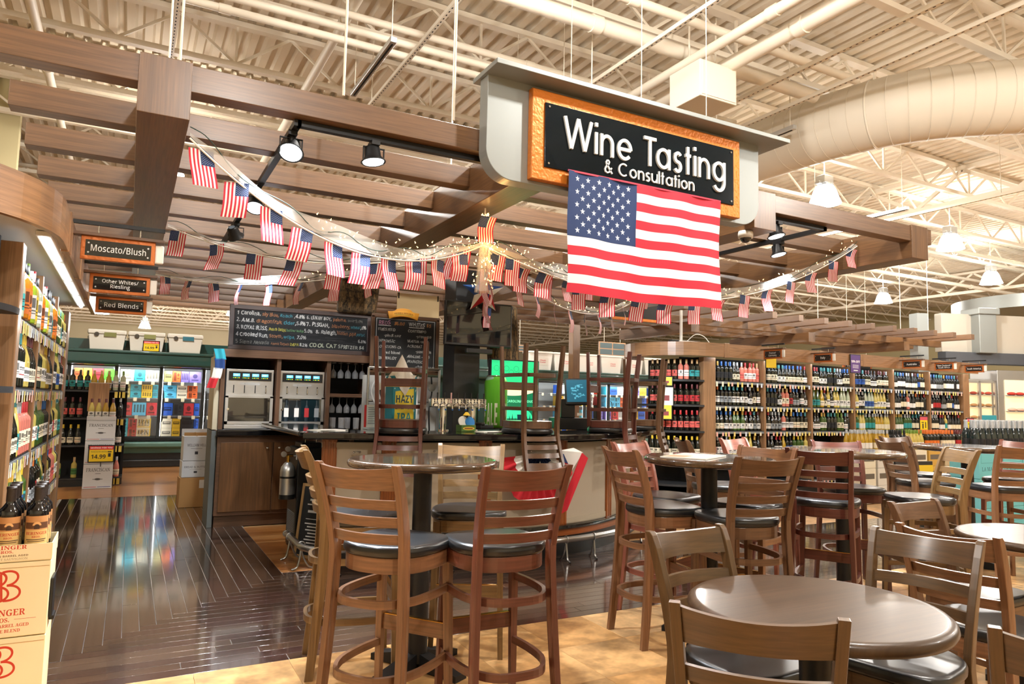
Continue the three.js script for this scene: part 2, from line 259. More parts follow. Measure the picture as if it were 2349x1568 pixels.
// ------------------------------------------------------------------ the wooden pergola hung over the bar
{
  const t = thing('pergola', 'large stained wood pergola of box beams and slats hung over the bar', 'pergola');
  const zs = []; for (let k = 0; k < 15; k++) zs.push(-3.99 - 0.7 * k);
  zs.forEach((z, k) => { const long = k >= 9 && k < 12; const x1 = long ? 17.5 : k < 9 ? 6.62 : 4.6; part('slat', rb(x1 + 0.68, 0.145, 0.115, 0.004, (x1 - 0.68) / 2, 3.005, z), M.pergola, t); });
  [[0.07, -13.85], [2.235, -13.85], [4.38, -13.85], [6.42, -9.7]].forEach(([x, z1]) => part('beam', rb(0.245, 0.31, -3.92 - z1, 0.004, x, 2.93, (-3.92 + z1) / 2), M.pergola, t));
  for (let i = 0; i < 16; i++) part('rafter', rb(0.13, 0.125, 2.9, 0.004, 6.4 + i * 0.742, 3.142, -10.95), M.pergola, t);
  for (const x of [9.2, 12.4, 15.6]) part('beam', rb(0.2, 0.2, 2.2, 0.004, x, 2.84, -11), M.pergola, t);
  for (const [x, z] of [[0.1, -4.9], [0.14, -4.2], [2.2, -5.2], [1.7, -4.0], [1.0, -4.0], [4.4, -6.4], [6.4, -6.5], [13.1, -10.3], [16, -10.3], [17.1, -10.3], [9.5, -10.3]]) part('hanger_rod', cyl(0.008, 0.008, 3.25, 6, x, 4.75, z), M.ceilSteel, t);
}
// ------------------------------------------------------------------ tasting sign and its flag
function sweep(pts, w, h, closed = false) {   // horizontal path, rectangular section w wide (sideways) and h high
  const n = pts.length, P4 = pts.map((p, i) => { const a = pts[Math.max(0, i - 1)], b = pts[Math.min(n - 1, i + 1)], d = V(b[0] - a[0], 0, b[2] - a[2]).normalize(), s = V(-d.z, 0, d.x).multiplyScalar(w / 2); return [[p[0] - s.x, p[1] - h / 2, p[2] - s.z], [p[0] + s.x, p[1] - h / 2, p[2] + s.z], [p[0] + s.x, p[1] + h / 2, p[2] + s.z], [p[0] - s.x, p[1] + h / 2, p[2] - s.z]]; });
  const q = [], uv = []; let L = 0; const quad = (a, b, c, d, u0, u1, k) => { q.push(...a, ...b, ...c, ...a, ...c, ...d); uv.push(u0, 0, u0, k, u1, k, u0, 0, u1, k, u1, 0); };
  for (let i = 0; i + 1 < n; i++) { const l = Math.hypot(pts[i + 1][0] - pts[i][0], pts[i + 1][2] - pts[i][2]); for (let k = 0; k < 4; k++) quad(P4[i][k], P4[i][(k + 1) % 4], P4[i + 1][(k + 1) % 4], P4[i + 1][k], L, L + l, k % 2 ? h : w); L += l; }
  const A = P4[0], B = P4[n - 1]; quad(A[3], A[2], A[1], A[0], 0, h, w); quad(B[0], B[1], B[2], B[3], 0, h, w);
  const g = new THREE.BufferGeometry(); g.setAttribute('position', new THREE.Float32BufferAttribute(q, 3)); g.setAttribute('uv', new THREE.Float32BufferAttribute(uv, 2)); g.computeVertexNormals(); return g;
}
const arc = (cx, cy, r, a0, a1, n = 20) => Array.from({ length: n + 1 }, (_, i) => { const a = (a0 + (a1 - a0) * i / n) * D; return [cx + r * Math.cos(a), cy + r * Math.sin(a)]; });
const ring = arc(0.52, 0.5, 0.43, 0, 368, 32);
const GLYPH = {   // round geometric sign lettering drawn as strokes: [advance, strokes]
  W: [1.72, [[[0, 1.4], [0.42, 0]], [[0.42, 0], [0.86, 1.4]], [[0.86, 1.4], [1.3, 0]], [[1.3, 0], [1.72, 1.4]]]], i: [0.06, [[[0.03, 0], [0.03, 1]], [[0.03, 1.26], [0.03, 1.44]]]],
  n: [0.8, [[[0.03, 0], [0.03, 1]], [[0.03, 0.5], ...arc(0.4, 0.56, 0.37, 170, 0), [0.77, 0]]]], e: [1.0, [[[0.1, 0.5], [0.94, 0.5]], arc(0.52, 0.5, 0.43, 0, 318, 26)]], T: [0.62, [[[0.45, 0], [0.45, 1.4]], [[0, 1.32], [0.9, 1.32]]]],
  a: [1.0, [ring, [[0.95, 0], [0.95, 1]]]], s: [0.6, [[...arc(0.32, 0.72, 0.22, 30, 270, 14), ...arc(0.3, 0.27, 0.23, 80, -150, 14)]]], t: [0.42, [[[0.2, 0], [0.2, 1.36]], [[0, 0.93], [0.42, 0.93]]]],
  g: [1.0, [ring, [[0.95, 1], [0.95, 0], ...arc(0.52, -0.03, 0.43, 0, -150, 16)]]], C: [1.3, [arc(0.7, 0.7, 0.64, 48, 312, 28)]], o: [1.0, [ring]], u: [0.8, [[[0.03, 1], ...arc(0.4, 0.44, 0.37, 180, 360), [0.77, 1]], [[0.77, 0], [0.77, 1]]]], l: [0.06, [[[0.03, 0], [0.03, 1.4]]]], ' ': [0.3, []],
  '&': [1.1, [[[1.05, 0], [0.3, 0.95], [0.22, 1.18], [0.32, 1.36], [0.5, 1.38], [0.64, 1.22], [0.56, 1.0], [0.2, 0.68], [0.06, 0.4], [0.14, 0.14], [0.38, 0.04], [0.64, 0.14], [0.98, 0.62]]]],
};
function signText(str, w, cap, depth, weight) {
  const gs = []; let x = 0, out = [];
  for (const ch of str) { const [adv, strokes] = GLYPH[ch]; for (const st of strokes) out.push(st.map(([a, b]) => [a + x, b])); x += adv + 0.3; }
  const kx = w / (x - 0.3), ky = cap / 1.4;
  for (const st of out) gs.push(sweep(st.map(([a, b]) => [a * kx, 0, -b * ky]), weight, depth + gs.length * 0.0003).rotateX(Math.PI / 2));
  return mg(gs).translate(0, 0, depth / 2);
}
{
  const t = thing('hanging_sign', 'big hanging wine tasting sign with copper frame and black board', 'sign', [0, 0, 0]);
  const s = new THREE.Shape(); s.moveTo(1.84, 3.38); s.lineTo(4.17, 3.38); s.lineTo(4.17, 2.92); s.absarc(3.99, 2.92, 0.18, 0, -Math.PI / 2, true); s.lineTo(2.04, 2.74); s.absarc(2.02, 2.92, 0.18, -Math.PI / 2, -Math.PI, true); s.closePath();
  part('body', ext(s, 0.1, 0.004).translate(0, 0, -3.9), M.signGrey, t);
  part('cap', rb(2.52, 0.032, 0.34, 0.004, 3.075, 3.395, -3.8), M.signGrey, t);
  part('frame', rb(1.797, 0.587, 0.05, 0.006, 3.024, 3.052, -3.771), M.copper, t, 'hammered copper frame');
  part('board', rb(1.63, 0.42, 0.012, 0.003, 3.033, 3.055, -3.741), P({ color: 0x0a1318, roughness: 0.12, specularIntensity: 0.4 }), t, 'glossy black board');
  const lm = S({ color: 0xd9dcda, roughness: 0.45 });
  part('lettering', signText('Wine Tasting', 1.385, 0.205, 0.014, 0.0225).translate(2.36, 2.995, -3.735), lm, t, 'raised silver letters reading Wine Tasting');
  part('lettering', signText('& Consultation', 0.775, 0.088, 0.01, 0.0105).translate(2.675, 2.885, -3.735), lm, t, 'raised silver letters reading & Consultation');
  for (const x of [2.245, 3.82]) for (const y of [2.87, 3.24]) part('screw', cyl(0.007, 0.007, 0.008, 10).rotateX(Math.PI / 2).translate(x, y, -3.733), M.chrome, t);
  for (const x of [2.46, 3.66, 3.05]) part('hanger_cable', cyl(0.003, 0.003, 3.0, 5, x, 4.9, -3.82), M.ceilSteel, t);
}
function star(x, cx, cy, r) { x.beginPath(); for (let i = 0; i < 10; i++) { const a = -Math.PI / 2 + i * Math.PI / 5, q = i % 2 ? r * 0.382 : r; x.lineTo(cx + q * Math.cos(a), cy + q * Math.sin(a)); } x.closePath(); x.fill(); }
const flagTex = (w, h, canton) => canvasTex(w, h, (x) => {
  for (let i = 0; i < 13; i++) { x.fillStyle = i % 2 ? '#f2f0ee' : '#c41f36'; x.fillRect(0, i * h / 13, w, h / 13 + 1); }
  const cw = w * canton, ch = h * 7 / 13; x.fillStyle = '#0f2d5e'; x.fillRect(0, 0, cw, ch); x.fillStyle = '#f4f4f2';
  for (let r = 0; r < 9; r++) for (let c = 0; c < (r % 2 ? 5 : 6); c++) star(x, cw * ((c + (r % 2 ? 1 : 0.5)) / 6 * 0.9 + 0.06), ch * (r + 1) / 10, ch * (w > 600 ? 0.05 : 0.036));
});
{
  const t = thing('us_flag', 'large stars and stripes flag hanging below the tasting sign', 'flag', [2.38, 2.06, -3.715]);
  const w = 1.315, h = 0.785, g = new THREE.PlaneGeometry(w, h, 60, 36).translate(w / 2, h / 2, 0);
  bend(g, (x, y, z) => { const k = 1 - y / h; return [x + 0.012 * k * Math.sin(y * 9), y - 0.012 * Math.sin(Math.PI * x / w) * k, 0.018 * Math.sin(x * 7 + y * 2.2) * (0.25 + k) + 0.008 * Math.sin(x * 19 - y * 5)]; });
  part('cloth', g, P({ map: flagTex(1330, 700, 0.42), roughness: 0.7, side: THREE.DoubleSide }), t);
  part('hem', bx(w, 0.012, 0.006, w / 2, h, 0), paint(0xb02a44), t);
}
// ------------------------------------------------------------------ bunting swags: tulle, white tape, fairy lights, little flags
const smallFlag = P({ map: flagTex(304, 160, 0.4), roughness: 0.7, side: THREE.DoubleSide });
const tulle = P({ color: 0xf2f1ea, transparent: true, opacity: 0.32, roughness: 0.9, side: THREE.DoubleSide }), tape = paint(0xf0eee8, 0.8), wire = paint(0x17392e, 0.6);
const bulb = S({ color: 0xfff0d0, emissive: 0xffc878, emissiveIntensity: 5 });
function flagGeo(mirror, wave) {   // hung by its long hoist so the stripes fall straight down
  const w = 0.128, h = 0.198, g = new THREE.PlaneGeometry(w, h, 6, 8), uv = g.attributes.uv, p = g.attributes.position;
  for (let i = 0; i < uv.count; i++) { const u = p.getX(i) / w + 0.5, v = p.getY(i) / h + 0.5; uv.setXY(i, 1 - v, mirror ? 1 - u : u); }
  g.translate(0, -h / 2, 0); return bend(g, (x, y, z) => [x + wave * y * 0.3, y, 0.014 * Math.sin(y * 22 + wave * 9) * wave * 2 + 0.012 * Math.sin(x * 30) * wave]);
}
const flagGeos = [flagGeo(true, 0.2), flagGeo(true, 0.7), flagGeo(false, -0.4), flagGeo(false, 0.5)];
function swag(label, A, B, sag, { n = 7, mir = 0, ribbon = 0.08, t0 = 0.04, t1 = 0.94, bulbs = 70, from = 0, skew = 0, twist = 0 } = {}) {
  const t = thing('flag_bunting', label, 'bunting');
  const at = (s, dy = 0, dz = 0) => V(A[0] + (B[0] - A[0]) * s, A[1] + (B[1] - A[1]) * s - sag * 4 * s * (1 - s) * (1 + skew * (s - 0.5)) + dy, A[2] + (B[2] - A[2]) * s + dz);
  const dir = Math.atan2(-(B[2] - A[2]), B[0] - A[0]);
  const N = 60, pos = [], uvs = [], idx = [];
  for (let i = 0; i <= N; i++) { const s = i / N, w = ribbon * (0.25 + Math.sin(Math.PI * Math.min(1, s * 1.05)) * (0.75 + 0.25 * Math.sin(s * 17))), p = at(s, 0.012), q = at(s, 0.012 + w, -0.02 + 0.03 * Math.sin(s * 23)); pos.push(p.x, p.y, p.z, q.x, q.y, q.z); uvs.push(s * 8, 0, s * 8, 1); if (i < N) { const k = i * 2; idx.push(k, k + 2, k + 1, k + 1, k + 2, k + 3); } }
  const rg = new THREE.BufferGeometry(); rg.setAttribute('position', new THREE.Float32BufferAttribute(pos, 3)); rg.setAttribute('uv', new THREE.Float32BufferAttribute(uvs, 2)); rg.setIndex(idx); rg.computeVertexNormals();
  part('tulle_ribbon', rg, tulle, t, 'sheer white tulle');
  const line = (f, r, seg) => { const pts = []; for (let i = 0; i <= 30; i++) pts.push(f(i / 30)); return new THREE.TubeGeometry(new THREE.CatmullRomCurve3(pts), seg, r, 5); };
  part('tape', line((s) => at(s), 0.006, 60), tape, t);
  part('light_wire', line((s) => at(s, 0.03 + 0.025 * Math.sin(s * 31) + ribbon * 0.3, 0.02 * Math.sin(s * 47)), 0.0028, 90), wire, t);
  const bs = [], cone = new THREE.ConeGeometry(0.0044, 0.016, 5);
  for (let i = 0; i < bulbs; i++) { const s = from + (1 - from) * (i + 0.5) / bulbs, p = at(s, 0.02 + ribbon * rr(0, 1.1), rr(-0.05, 0.05)); bs.push(cone.clone().rotateZ(rr(-1, 1)).translate(p.x, p.y, p.z)); }
  if (bulbs) part('fairy_lights', mg(bs), bulb, t).userData.kind = 'stuff';
  for (let i = 0; i < n; i++) { const s = t0 + (t1 - t0) * i / (n - 1), p = at(s); const m = part('flag', flagGeos[mir ? 2 + i % 2 : i % 2], smallFlag, t); m.position.copy(p); m.rotation.set(0, dir + twist + rr(-0.25, 0.25), rr(-0.1, 0.1)); }
  return t;
}
const hub = [2.21, 2.5, -4.58];
swag('stars and stripes bunting swagged from the front end of the pergola beam beside the spotlights', [0.2, 2.7, -3.97], hub, 0.33, { n: 10, mir: 1, ribbon: 0.1, t0: 0.03, t1: 0.9, bulbs: 60, from: 0.35 });
swag('stars and stripes bunting on the middle swag behind the hanging aisle signs', [0.19, 2.68, -6.1], hub, 0.21, { n: 8, ribbon: 0.05, bulbs: 40, from: 0.6 });
swag('stars and stripes bunting on the rear swag above the beer chalkboard', [0.18, 2.66, -8.5], hub, 0.19, { n: 10, mir: 1, ribbon: 0.06, bulbs: 40, from: 0.5 });
swag('stars and stripes bunting swagged behind the big flag to the pergola corner', hub, [6.28, 2.98, -4.47], 0.48, { n: 14, ribbon: 0.09, t0: 0.06, t1: 0.985, bulbs: 90, from: 0 });
swag('stars and stripes bunting sagging low behind the big flag over the bar taps', hub, [4.3, 2.72, -8.6], 0.3, { n: 11, ribbon: 0.06, t0: 0.1, bulbs: 50, twist: 0.5 });
swag('short stars and stripes bunting rising from the post to the beam behind the flag', hub, [4.2, 2.76, -5.4], 0.22, { n: 7, ribbon: 0.1, t0: 0.08, bulbs: 50 });
swag('stars and stripes bunting looping low in front of the wooden slats behind the flag', hub, [5.2, 2.74, -6.3], 0.42, { n: 10, mir: 1, ribbon: 0.05, t0: 0.15, bulbs: 60, twist: 0.3 });
{
  const t = thing('bunting_drop', 'knot of tulle, fairy lights and flags hanging straight from the middle beam', 'bunting', [2.21, 2.77, -4.56]);
  const g = new THREE.CylinderGeometry(0.02, 0.06, 0.5, 20, 8, true).translate(0, -0.37, 0); bend(g, (x, y, z) => { const a = Math.atan2(z, x), k = 1 + 0.25 * Math.sin(a * 5) * (y < -0.2 ? 1 : 0.4); return [x * k, y, z * k]; });
  part('tulle', g, P({ color: 0xf2f1ea, transparent: true, opacity: 0.24, roughness: 0.9, side: THREE.DoubleSide }), t); part('cord', cyl(0.005, 0.005, 0.2, 6, 0, -0.1, 0), tape, t);
  const bs = [], c = new THREE.ConeGeometry(0.0055, 0.02, 5); for (let i = 0; i < 70; i++) { const a = rr(0, 6.3), y = rr(-0.58, -0.02), r = 0.02 + 0.06 * Math.min(1, -y * 2); bs.push(c.clone().rotateZ(rr(-1, 1)).translate(r * Math.cos(a), y, r * Math.sin(a))); }
  part('fairy_lights', mg(bs), bulb, t).userData.kind = 'stuff';
  for (const [x, y, a, k] of [[0.0, -0.08, 0.2, 1], [-0.01, -0.3, 1.2, 0], [0.03, -0.45, 1.0, 2], [0.02, -0.52, 1.1, 3]]) { const m = part('flag', flagGeos[k], smallFlag, t); m.position.set(x, y, 0.07); m.rotation.y = a; }
  const l = new THREE.PointLight(0xffc070, 0.4); l.position.set(2.21, 2.46, -4.44); l.castShadow = true; l.shadow.radius = 4; scene.add(l);
}
{
  const t = thing('tinsel_star', 'red, white and blue tinsel star hanging above the television', 'decoration', [3.2, 2.5, -6.6], -0.3);
  const R = 0.23, r = 0.1, pt = (i) => { const a = Math.PI / 2 + i * Math.PI / 5, q = i % 2 ? r : R; return [q * Math.cos(a), q * Math.sin(a)]; };
  for (let i = 0; i < 10; i++) { const a = pt(i), b = pt(i + 1); const p = new Float32Array([0, 0, 0.07, a[0], a[1], 0, b[0], b[1], 0, 0, 0, -0.07, b[0], b[1], 0, a[0], a[1], 0]); const g = new THREE.BufferGeometry(); g.setAttribute('position', new THREE.BufferAttribute(p, 3)); g.setAttribute('uv', new THREE.BufferAttribute(new Float32Array(12), 2)); g.computeVertexNormals(); const up = [0, 1, 2, 9, 8].includes(i); part('facet', g, up ? (i % 2 ? paint(0x1d4a86, 0.8) : paint(0x16386e, 0.8)) : (i % 2 ? paint(0xe3e0d6, 0.8) : paint(0xb01a24, 0.8)), t); }
  part('hook', cyl(0.003, 0.003, 0.1, 5, 0, 0.26, 0), M.iron, t);
}
// ------------------------------------------------------------------ track lights
{
  const track = (label, runs) => { const t = thing('lighting_track', label, 'track light'); for (const [p, q] of runs) part('rail', bar(p, q, 0.04, 0.035), M.iron, t); return t; };
  track('black lighting track under the front pergola slats left of the sign', [[[0.75, 2.91, -4.02], [2.0, 2.91, -4.02]], [[0.75, 2.91, -4.0], [0.75, 2.91, -8.6]]]);
  track('black lighting track under the pergola slats right of the sign', [[[4.52, 2.91, -4.02], [5.22, 2.91, -4.02]], [[5.2, 2.91, -4.0], [5.2, 2.91, -6.4]]]);
  const can = lathe([[0.028, 0.1], [0.045, 0.09], [0.05, 0.03], [0.075, 0], [0.07, -0.004], [0.045, 0.02]], 20), disc = cyl(0.062, 0.062, 0.006, 24, 0, 0.001, 0);
  const head = (x, z, dx, dz, label, s = 1) => {
    const t = thing('track_spotlight', label, 'spotlight', [x, 2.77, z]);
    part('stem', mg(cyl(0.016, 0.016, 0.07, 8, 0, 0.095, 0), bx(0.05, 0.026, 0.09, 0, 0.107, 0)), M.iron, t); part('yoke', mg(bx(0.006, 0.09, 0.014, -0.062, 0.04, 0), bx(0.006, 0.09, 0.014, 0.062, 0.04, 0), bx(0.13, 0.006, 0.014, 0, 0.085, 0)), M.iron, t);
    const q = new THREE.Quaternion().setFromUnitVectors(V(0, -1, 0), V(dx, -1, dz).normalize());
    const c = part('can', can, M.iron, t), d = part('lens', disc, M.lampGlow, t, 'glowing white lens'); c.quaternion.copy(q); d.quaternion.copy(q);
    const l = new THREE.SpotLight(0xeef6ff, SPOT * s, 0, 0.75, 0.6); l.position.set(x + dx * 0.02, 2.755, z + dz * 0.02); l.target.position.set(x + dx, 1.755, z + dz); l.castShadow = true; l.shadow.radius = 3; scene.add(l, l.target);
  };
  head(0.74, -4.12, -0.25, 0.55, 'spotlight at the corner of the left track, tilted towards the aisle'); head(1.2, -4.02, 0.1, 0.1, 'spotlight on the front run of the left track, pointing down');
  head(0.75, -5.5, -0.2, 0.5, 'spotlight halfway along the left track behind the tulle'); head(0.75, -6.6, 0.6, -0.8, 'spotlight far down the left track, turned to the bar cabinet', 0.5);
  head(4.62, -4.02, 0.1, 0.2, 'spotlight on the front run of the right track'); head(5.2, -4.5, 0.1, 0.2, 'spotlight on the side run of the right track');
  head(5.2, -6.2, 0.8, -0.9, 'spotlight at the far end of the right track');
  const d = thing('dome_camera', 'white security dome camera under the right pergola beam', 'camera', [4.3, 2.775, -4.05]);
  part('housing', lathe([[0.001, 0], [0.055, 0], [0.06, -0.02], [0.058, -0.055], [0.001, -0.055]], 20), M.white, d); part('dome', new THREE.SphereGeometry(0.045, 18, 10, 0, 6.3, Math.PI / 2, Math.PI / 2).translate(0, -0.05, 0), gloss(0x1a1a1c), d);
}
// ------------------------------------------------------------------ seating
const spline = (pts, n) => new THREE.CatmullRomCurve3(pts.map((p) => V(...p)), false, 'centripetal').getPoints(n).map((p) => [p.x, p.y, p.z]);
function planar(g, k = 1) { const p = g.attributes.position, uv = g.attributes.uv; for (let i = 0; i < p.count; i++) uv.setXY(i, p.getX(i) * k, p.getZ(i) * k); return g; }
function seatParts(seat, top, slats, hoops, foot) {
  const list = [], add = (n, g, m = 0) => list.push([n, g, m]);
  const pz = (y) => y < seat ? -0.235 + 0.05 * Math.sin(Math.PI / 2 * y / seat) : -0.185 - 0.105 * Math.pow((y - seat) / (top - seat), 1.5);
  const px = (y) => y < seat ? 0.195 - 0.025 * y / seat : 0.17 + 0.02 * (y - seat) / (top - seat);
  const N = 16, f = [], b = []; for (let i = 0; i <= N; i++) { const y = top * i / N, w = 0.034 + 0.012 * Math.sin(Math.PI * i / N); f.push([pz(y) + w / 2, i === N ? y - 0.012 : y]); b.push([pz(y) - w / 2, y]); }
  f.push([pz(top) + 0.004, top]);
  for (const s of [-1, 1]) { const g = muv(ext([...f, ...b.reverse()], 0.022, 0.003)).rotateY(-Math.PI / 2).translate(0.011, 0, 0); add('back_post', bend(g, (x, y, z) => [x + s * px(y), y, z])); b.reverse(); }
  for (const s of [-1, 1]) add('front_leg', bend(muv(new THREE.BoxGeometry(0.036, seat - 0.02, 0.036, 1, 6, 1)).translate(0, (seat - 0.02) / 2, 0), (x, y, z) => { const k = 0.74 + 0.26 * y / seat; return [x * k + s * (0.186 - 0.016 * y / seat), y, z * k + 0.18 - 0.018 * y / seat]; }));
  const rail = (y0, y1, t, sag, dish) => bend(muv(new THREE.BoxGeometry(1, y1 - y0, t, 14, 3, 1)).translate(0, (y0 + y1) / 2, 0), (x, y, z) => { const hw = px(y) - 0.004, k = 1 - 4 * x * x; return [x * 2 * hw, y - dish * k * (y - y0) / (y1 - y0), pz(y) + z - sag * k]; });
  add('top_rail', rail(top - 0.1, top - 0.006, 0.02, 0.045, 0.012));
  for (const y of slats) add('back_slat', rail(y - 0.02, y + 0.02, 0.017, 0.04, 0));
  const out = []; for (let i = 0; i < 36; i++) { const a = i / 36 * Math.PI * 2, c = Math.cos(a), s = Math.sin(a), e = s < 0 ? 0.5 : 0.8; out.push([0.205 * Math.sign(c) * Math.pow(Math.abs(c), e) * (s > 0 ? 1 - 0.06 * s : 1), 0.2 * Math.sign(s) * Math.pow(Math.abs(s), e) + (s < 0 ? -0.002 : 0)]); }
  add('seat_frame', flat(muv(ext(out.map(([x, y]) => [x * 0.955, y * 0.955]), 0.058, 0.003))).translate(0, seat - 0.072, 0));
  add('cushion', toCreasedNormals(flat(new THREE.ExtrudeGeometry(shapeOf(out.map(([x, y]) => [x * 0.93, y * 0.93])), { depth: 0.012, bevelEnabled: true, bevelSize: 0.02, bevelThickness: 0.018, bevelSegments: 4 })).translate(0, seat + 0.006, 0), 0.9), 1);
  for (const [y, k] of hoops) add('hoop_stretcher', sweep(spline([[-0.178, y, 0.17], [-0.19, y, 0.02], [-0.172, y, -0.13], [-0.1, y, -0.215 * k], [0, y, -0.232 * k], [0.1, y, -0.215 * k], [0.172, y, -0.13], [0.19, y, 0.02], [0.178, y, 0.17]], 30), 0.018, 0.032));
  if (foot) { add('footrest', rb(0.33, 0.068, 0.022, 0.003, 0, foot, 0.178)); add('footrest_cap', bx(0.325, 0.003, 0.022, 0, foot + 0.0355, 0.178), 2); }
  else for (const s of [-1, 1]) add('side_stretcher', bar([s * 0.186, 0.2, 0.17], [s * 0.192, 0.2, -0.21], 0.018, 0.028));
  return list;
}
const STOOL = seatParts(0.732, 1.103, [0.944, 0.874, 0.804], [[0.55, 1.05], [0.26, 1.1]], 0.35);
const CHAIR = seatParts(0.455, 0.88, [0.7, 0.61], [], 0);
function seatAt(kind, x, z, fx, fz, m, label, group, flip) {
  const stool = kind === STOOL;
  const t = thing(stool ? 'bar_stool' : 'dining_chair', label, stool ? 'stool' : 'chair', [x, flip ? flip : 0, z], flip ? Math.atan2(-fx, -fz) : Math.atan2(fx, fz), group);
  if (flip) t.rotation.x = Math.PI;
  let last; for (const [n, g, k] of kind) { if (k === 2) part(n, g, M.brass, last); else last = part(n, g, k === 0 ? m : M.vinyl, t); }
  return t;
}
const sT = (x, z, fx, fz, m, l, g) => seatAt(STOOL, x, z, fx, fz, M[m], l, g);
sT(1.05, -2.98, 0.8, -0.6, 'honey', 'honey brown ladder-back stool with its back to the open seating area, beside the plank border', 'stools at the table by the bar corner');
sT(1.465, -2.83, 0.03, -1, 'red', 'reddish brown ladder-back stool drawn up square to the table by the bar corner', 'stools at the table by the bar corner');
sT(1.11, -3.72, 0.98, 0.18, 'olive', 'golden brown ladder-back stool on the cabinet side of the table by the bar corner', 'stools at the table by the bar corner');
sT(1.73, -3.68, -0.44, 0.9, 'olive', 'golden brown ladder-back stool with a chipped seat edge, backed by the bar front', 'stools at the table by the bar corner');
sT(2.87, -3.38, 0.99, 0.14, 'honey', 'honey brown ladder-back stool on the bar side of the table holding a magazine', 'stools at the magazine table');
sT(3.22, -3.76, 0.3, 0.95, 'rose', 'rosy red ladder-back stool behind the table holding a magazine', 'stools at the magazine table');
sT(3.05, -2.94, 0.22, -0.97, 'walnut', 'walnut brown ladder-back stool in front of the table holding a magazine', 'stools at the magazine table');
sT(3.5, -3.3, -0.95, 0.28, 'honey', 'honey brown ladder-back stool on the far side of the table holding a magazine', 'stools at the magazine table');
sT(4.17, -3.24, 0.85, -0.5, 'cherry', 'dark cherry red ladder-back stool in front of the middle bare high table', 'stools at the middle high table');
sT(5.03, -3.67, -0.5, 0.85, 'cherry', 'dark cherry red ladder-back stool behind the middle bare high table', 'stools at the middle high table');
sT(4.1, -4.15, 0.8, 0.45, 'walnut', 'walnut brown ladder-back stool near the rounded gondola end', 'stools at the middle high table');
sT(4.58, -4.12, 0.25, 0.95, 'rose', 'rosy red ladder-back stool behind the middle bare high table', 'stools at the middle high table');
sT(4.97, -3.08, -0.85, -0.5, 'olive', 'golden brown ladder-back stool turned half sideways beside the middle bare high table', 'stools at the middle high table');
sT(6.1, -3.76, 0.9, 0.4, 'walnut', 'walnut brown ladder-back stool between the two far high tables', 'stools at the far high table');
sT(6.37, -3.27, 0.5, -0.86, 'honey', 'honey brown ladder-back stool in front of the far high table', 'stools at the far high table');
sT(6.8, -4.2, -0.1, 1, 'walnut', 'walnut brown ladder-back stool behind the far high table', 'stools at the far high table');
sT(7.2, -3.6, -1, 0.1, 'rose', 'rosy red ladder-back stool at the far side of the far high table', 'stools at the far high table');
const cT = (x, z, fx, fz, m, l, g) => seatAt(CHAIR, x, z, fx, fz, M[m], l, g);
cT(1.99, -1.88, 0.06, 1, 'chairWalnut', 'walnut dining chair facing its back to the high tables at the round low table', 'chairs at the low table');
cT(1.555, -1.44, 0.73, -0.69, 'chairWalnut', 'walnut dining chair pushed under the low table on its open side', 'chairs at the low table');
cT(2.5, -1.65, -0.97, 0.22, 'chairWalnut', 'walnut dining chair with a wide back at the far side of the low table', 'chairs at the low table');
cT(2.09, -0.91, 0.85, -0.52, 'chairWalnut', 'walnut dining chair standing apart with its back to the low table', 'chairs at the low table');
cT(3.76, -2.08, 0, 1, 'walnut', 'brown dining chair behind the second low table', 'chairs at the second low table');
cT(3.25, -1.75, 1, -0.06, 'honey', 'honey dining chair beside the second low table', 'chairs at the second low table');
// inverted stools resting on the bar top
const iT = (x, z, bx_, bz, m, l) => seatAt(STOOL, x, z, -bx_, -bz, M[m], l, 'stools upturned on the bar', 1.09 + 0.77);
iT(1.98, -5.57, -0.42, 0.91, 'cherry', 'reddish bar stool standing upside down on the bar by the teal beer pack');
iT(3.12, -5.45, 0.06, 1, 'walnut', 'brown bar stool standing upside down on the bar in front of the green beer can');
iT(4.14, -5.63, 0.62, 0.78, 'cherry', 'dark cherry bar stool standing upside down on the bar by the till');
iT(5.0, -6.21, 0.7, 0.7, 'walnut', 'brown bar stool standing upside down on the rounded end of the bar');
// tables
function tableAt(x, z, h, r, label) {
  const t = thing('round_table', label, 'table', [x, 0, z]);
  part('table_top', planar(lathe([[0.001, h - 0.045], [r - 0.03, h - 0.045], [r - 0.008, h - 0.038], [r, h - 0.024], [r - 0.003, h - 0.01], [r - 0.014, h - 0.001], [r - 0.03, h], [0.001, h]], 64)), h > 1 ? M.tableGloss : M.table, t, 'dark glossy wood top');
  part('column', cyl(0.048, 0.05, h - 0.08, 24, 0, (h - 0.045) / 2 + 0.02, 0), M.iron, t);
  part('top_plate', cyl(0.13, 0.11, 0.015, 24, 0, h - 0.053, 0), M.iron, t);
  for (let i = 0; i < 4; i++) part('foot', bend(new THREE.BoxGeometry(0.26, 0.05, 0.075, 8, 1, 1).translate(0.15, 0.025, 0), (X, Y, Z) => { const k = Math.max(0, X) / 0.32; return [X, Y * (1 - 0.55 * k) + 0.045 * (1 - k) * (Y > 0.02 ? 1 : 0.15), Z * (0.75 + 0.5 * k)]; }).rotateY(i * Math.PI / 2 + 0.5), M.iron, t);
  return t;
}
tableAt(1.374, -3.5, 1.06, 0.39, 'round high-top table by the bar corner, bare glossy top');
tableAt(3.1, -3.22, 1.06, 0.39, 'round high-top table with a magazine on it');
tableAt(4.72, -3.52, 1.06, 0.43, 'round bare high-top table in the middle of the row');
tableAt(6.63, -3.68, 1.06, 0.43, 'round bare high-top table nearest the sparkling wine display');
tableAt(1.94, -1.555, 0.75, 0.39, 'large round low dining table with a bare brown top');
tableAt(4.1, -1.9, 0.75, 0.4, 'second round low dining table beside the honey chair');
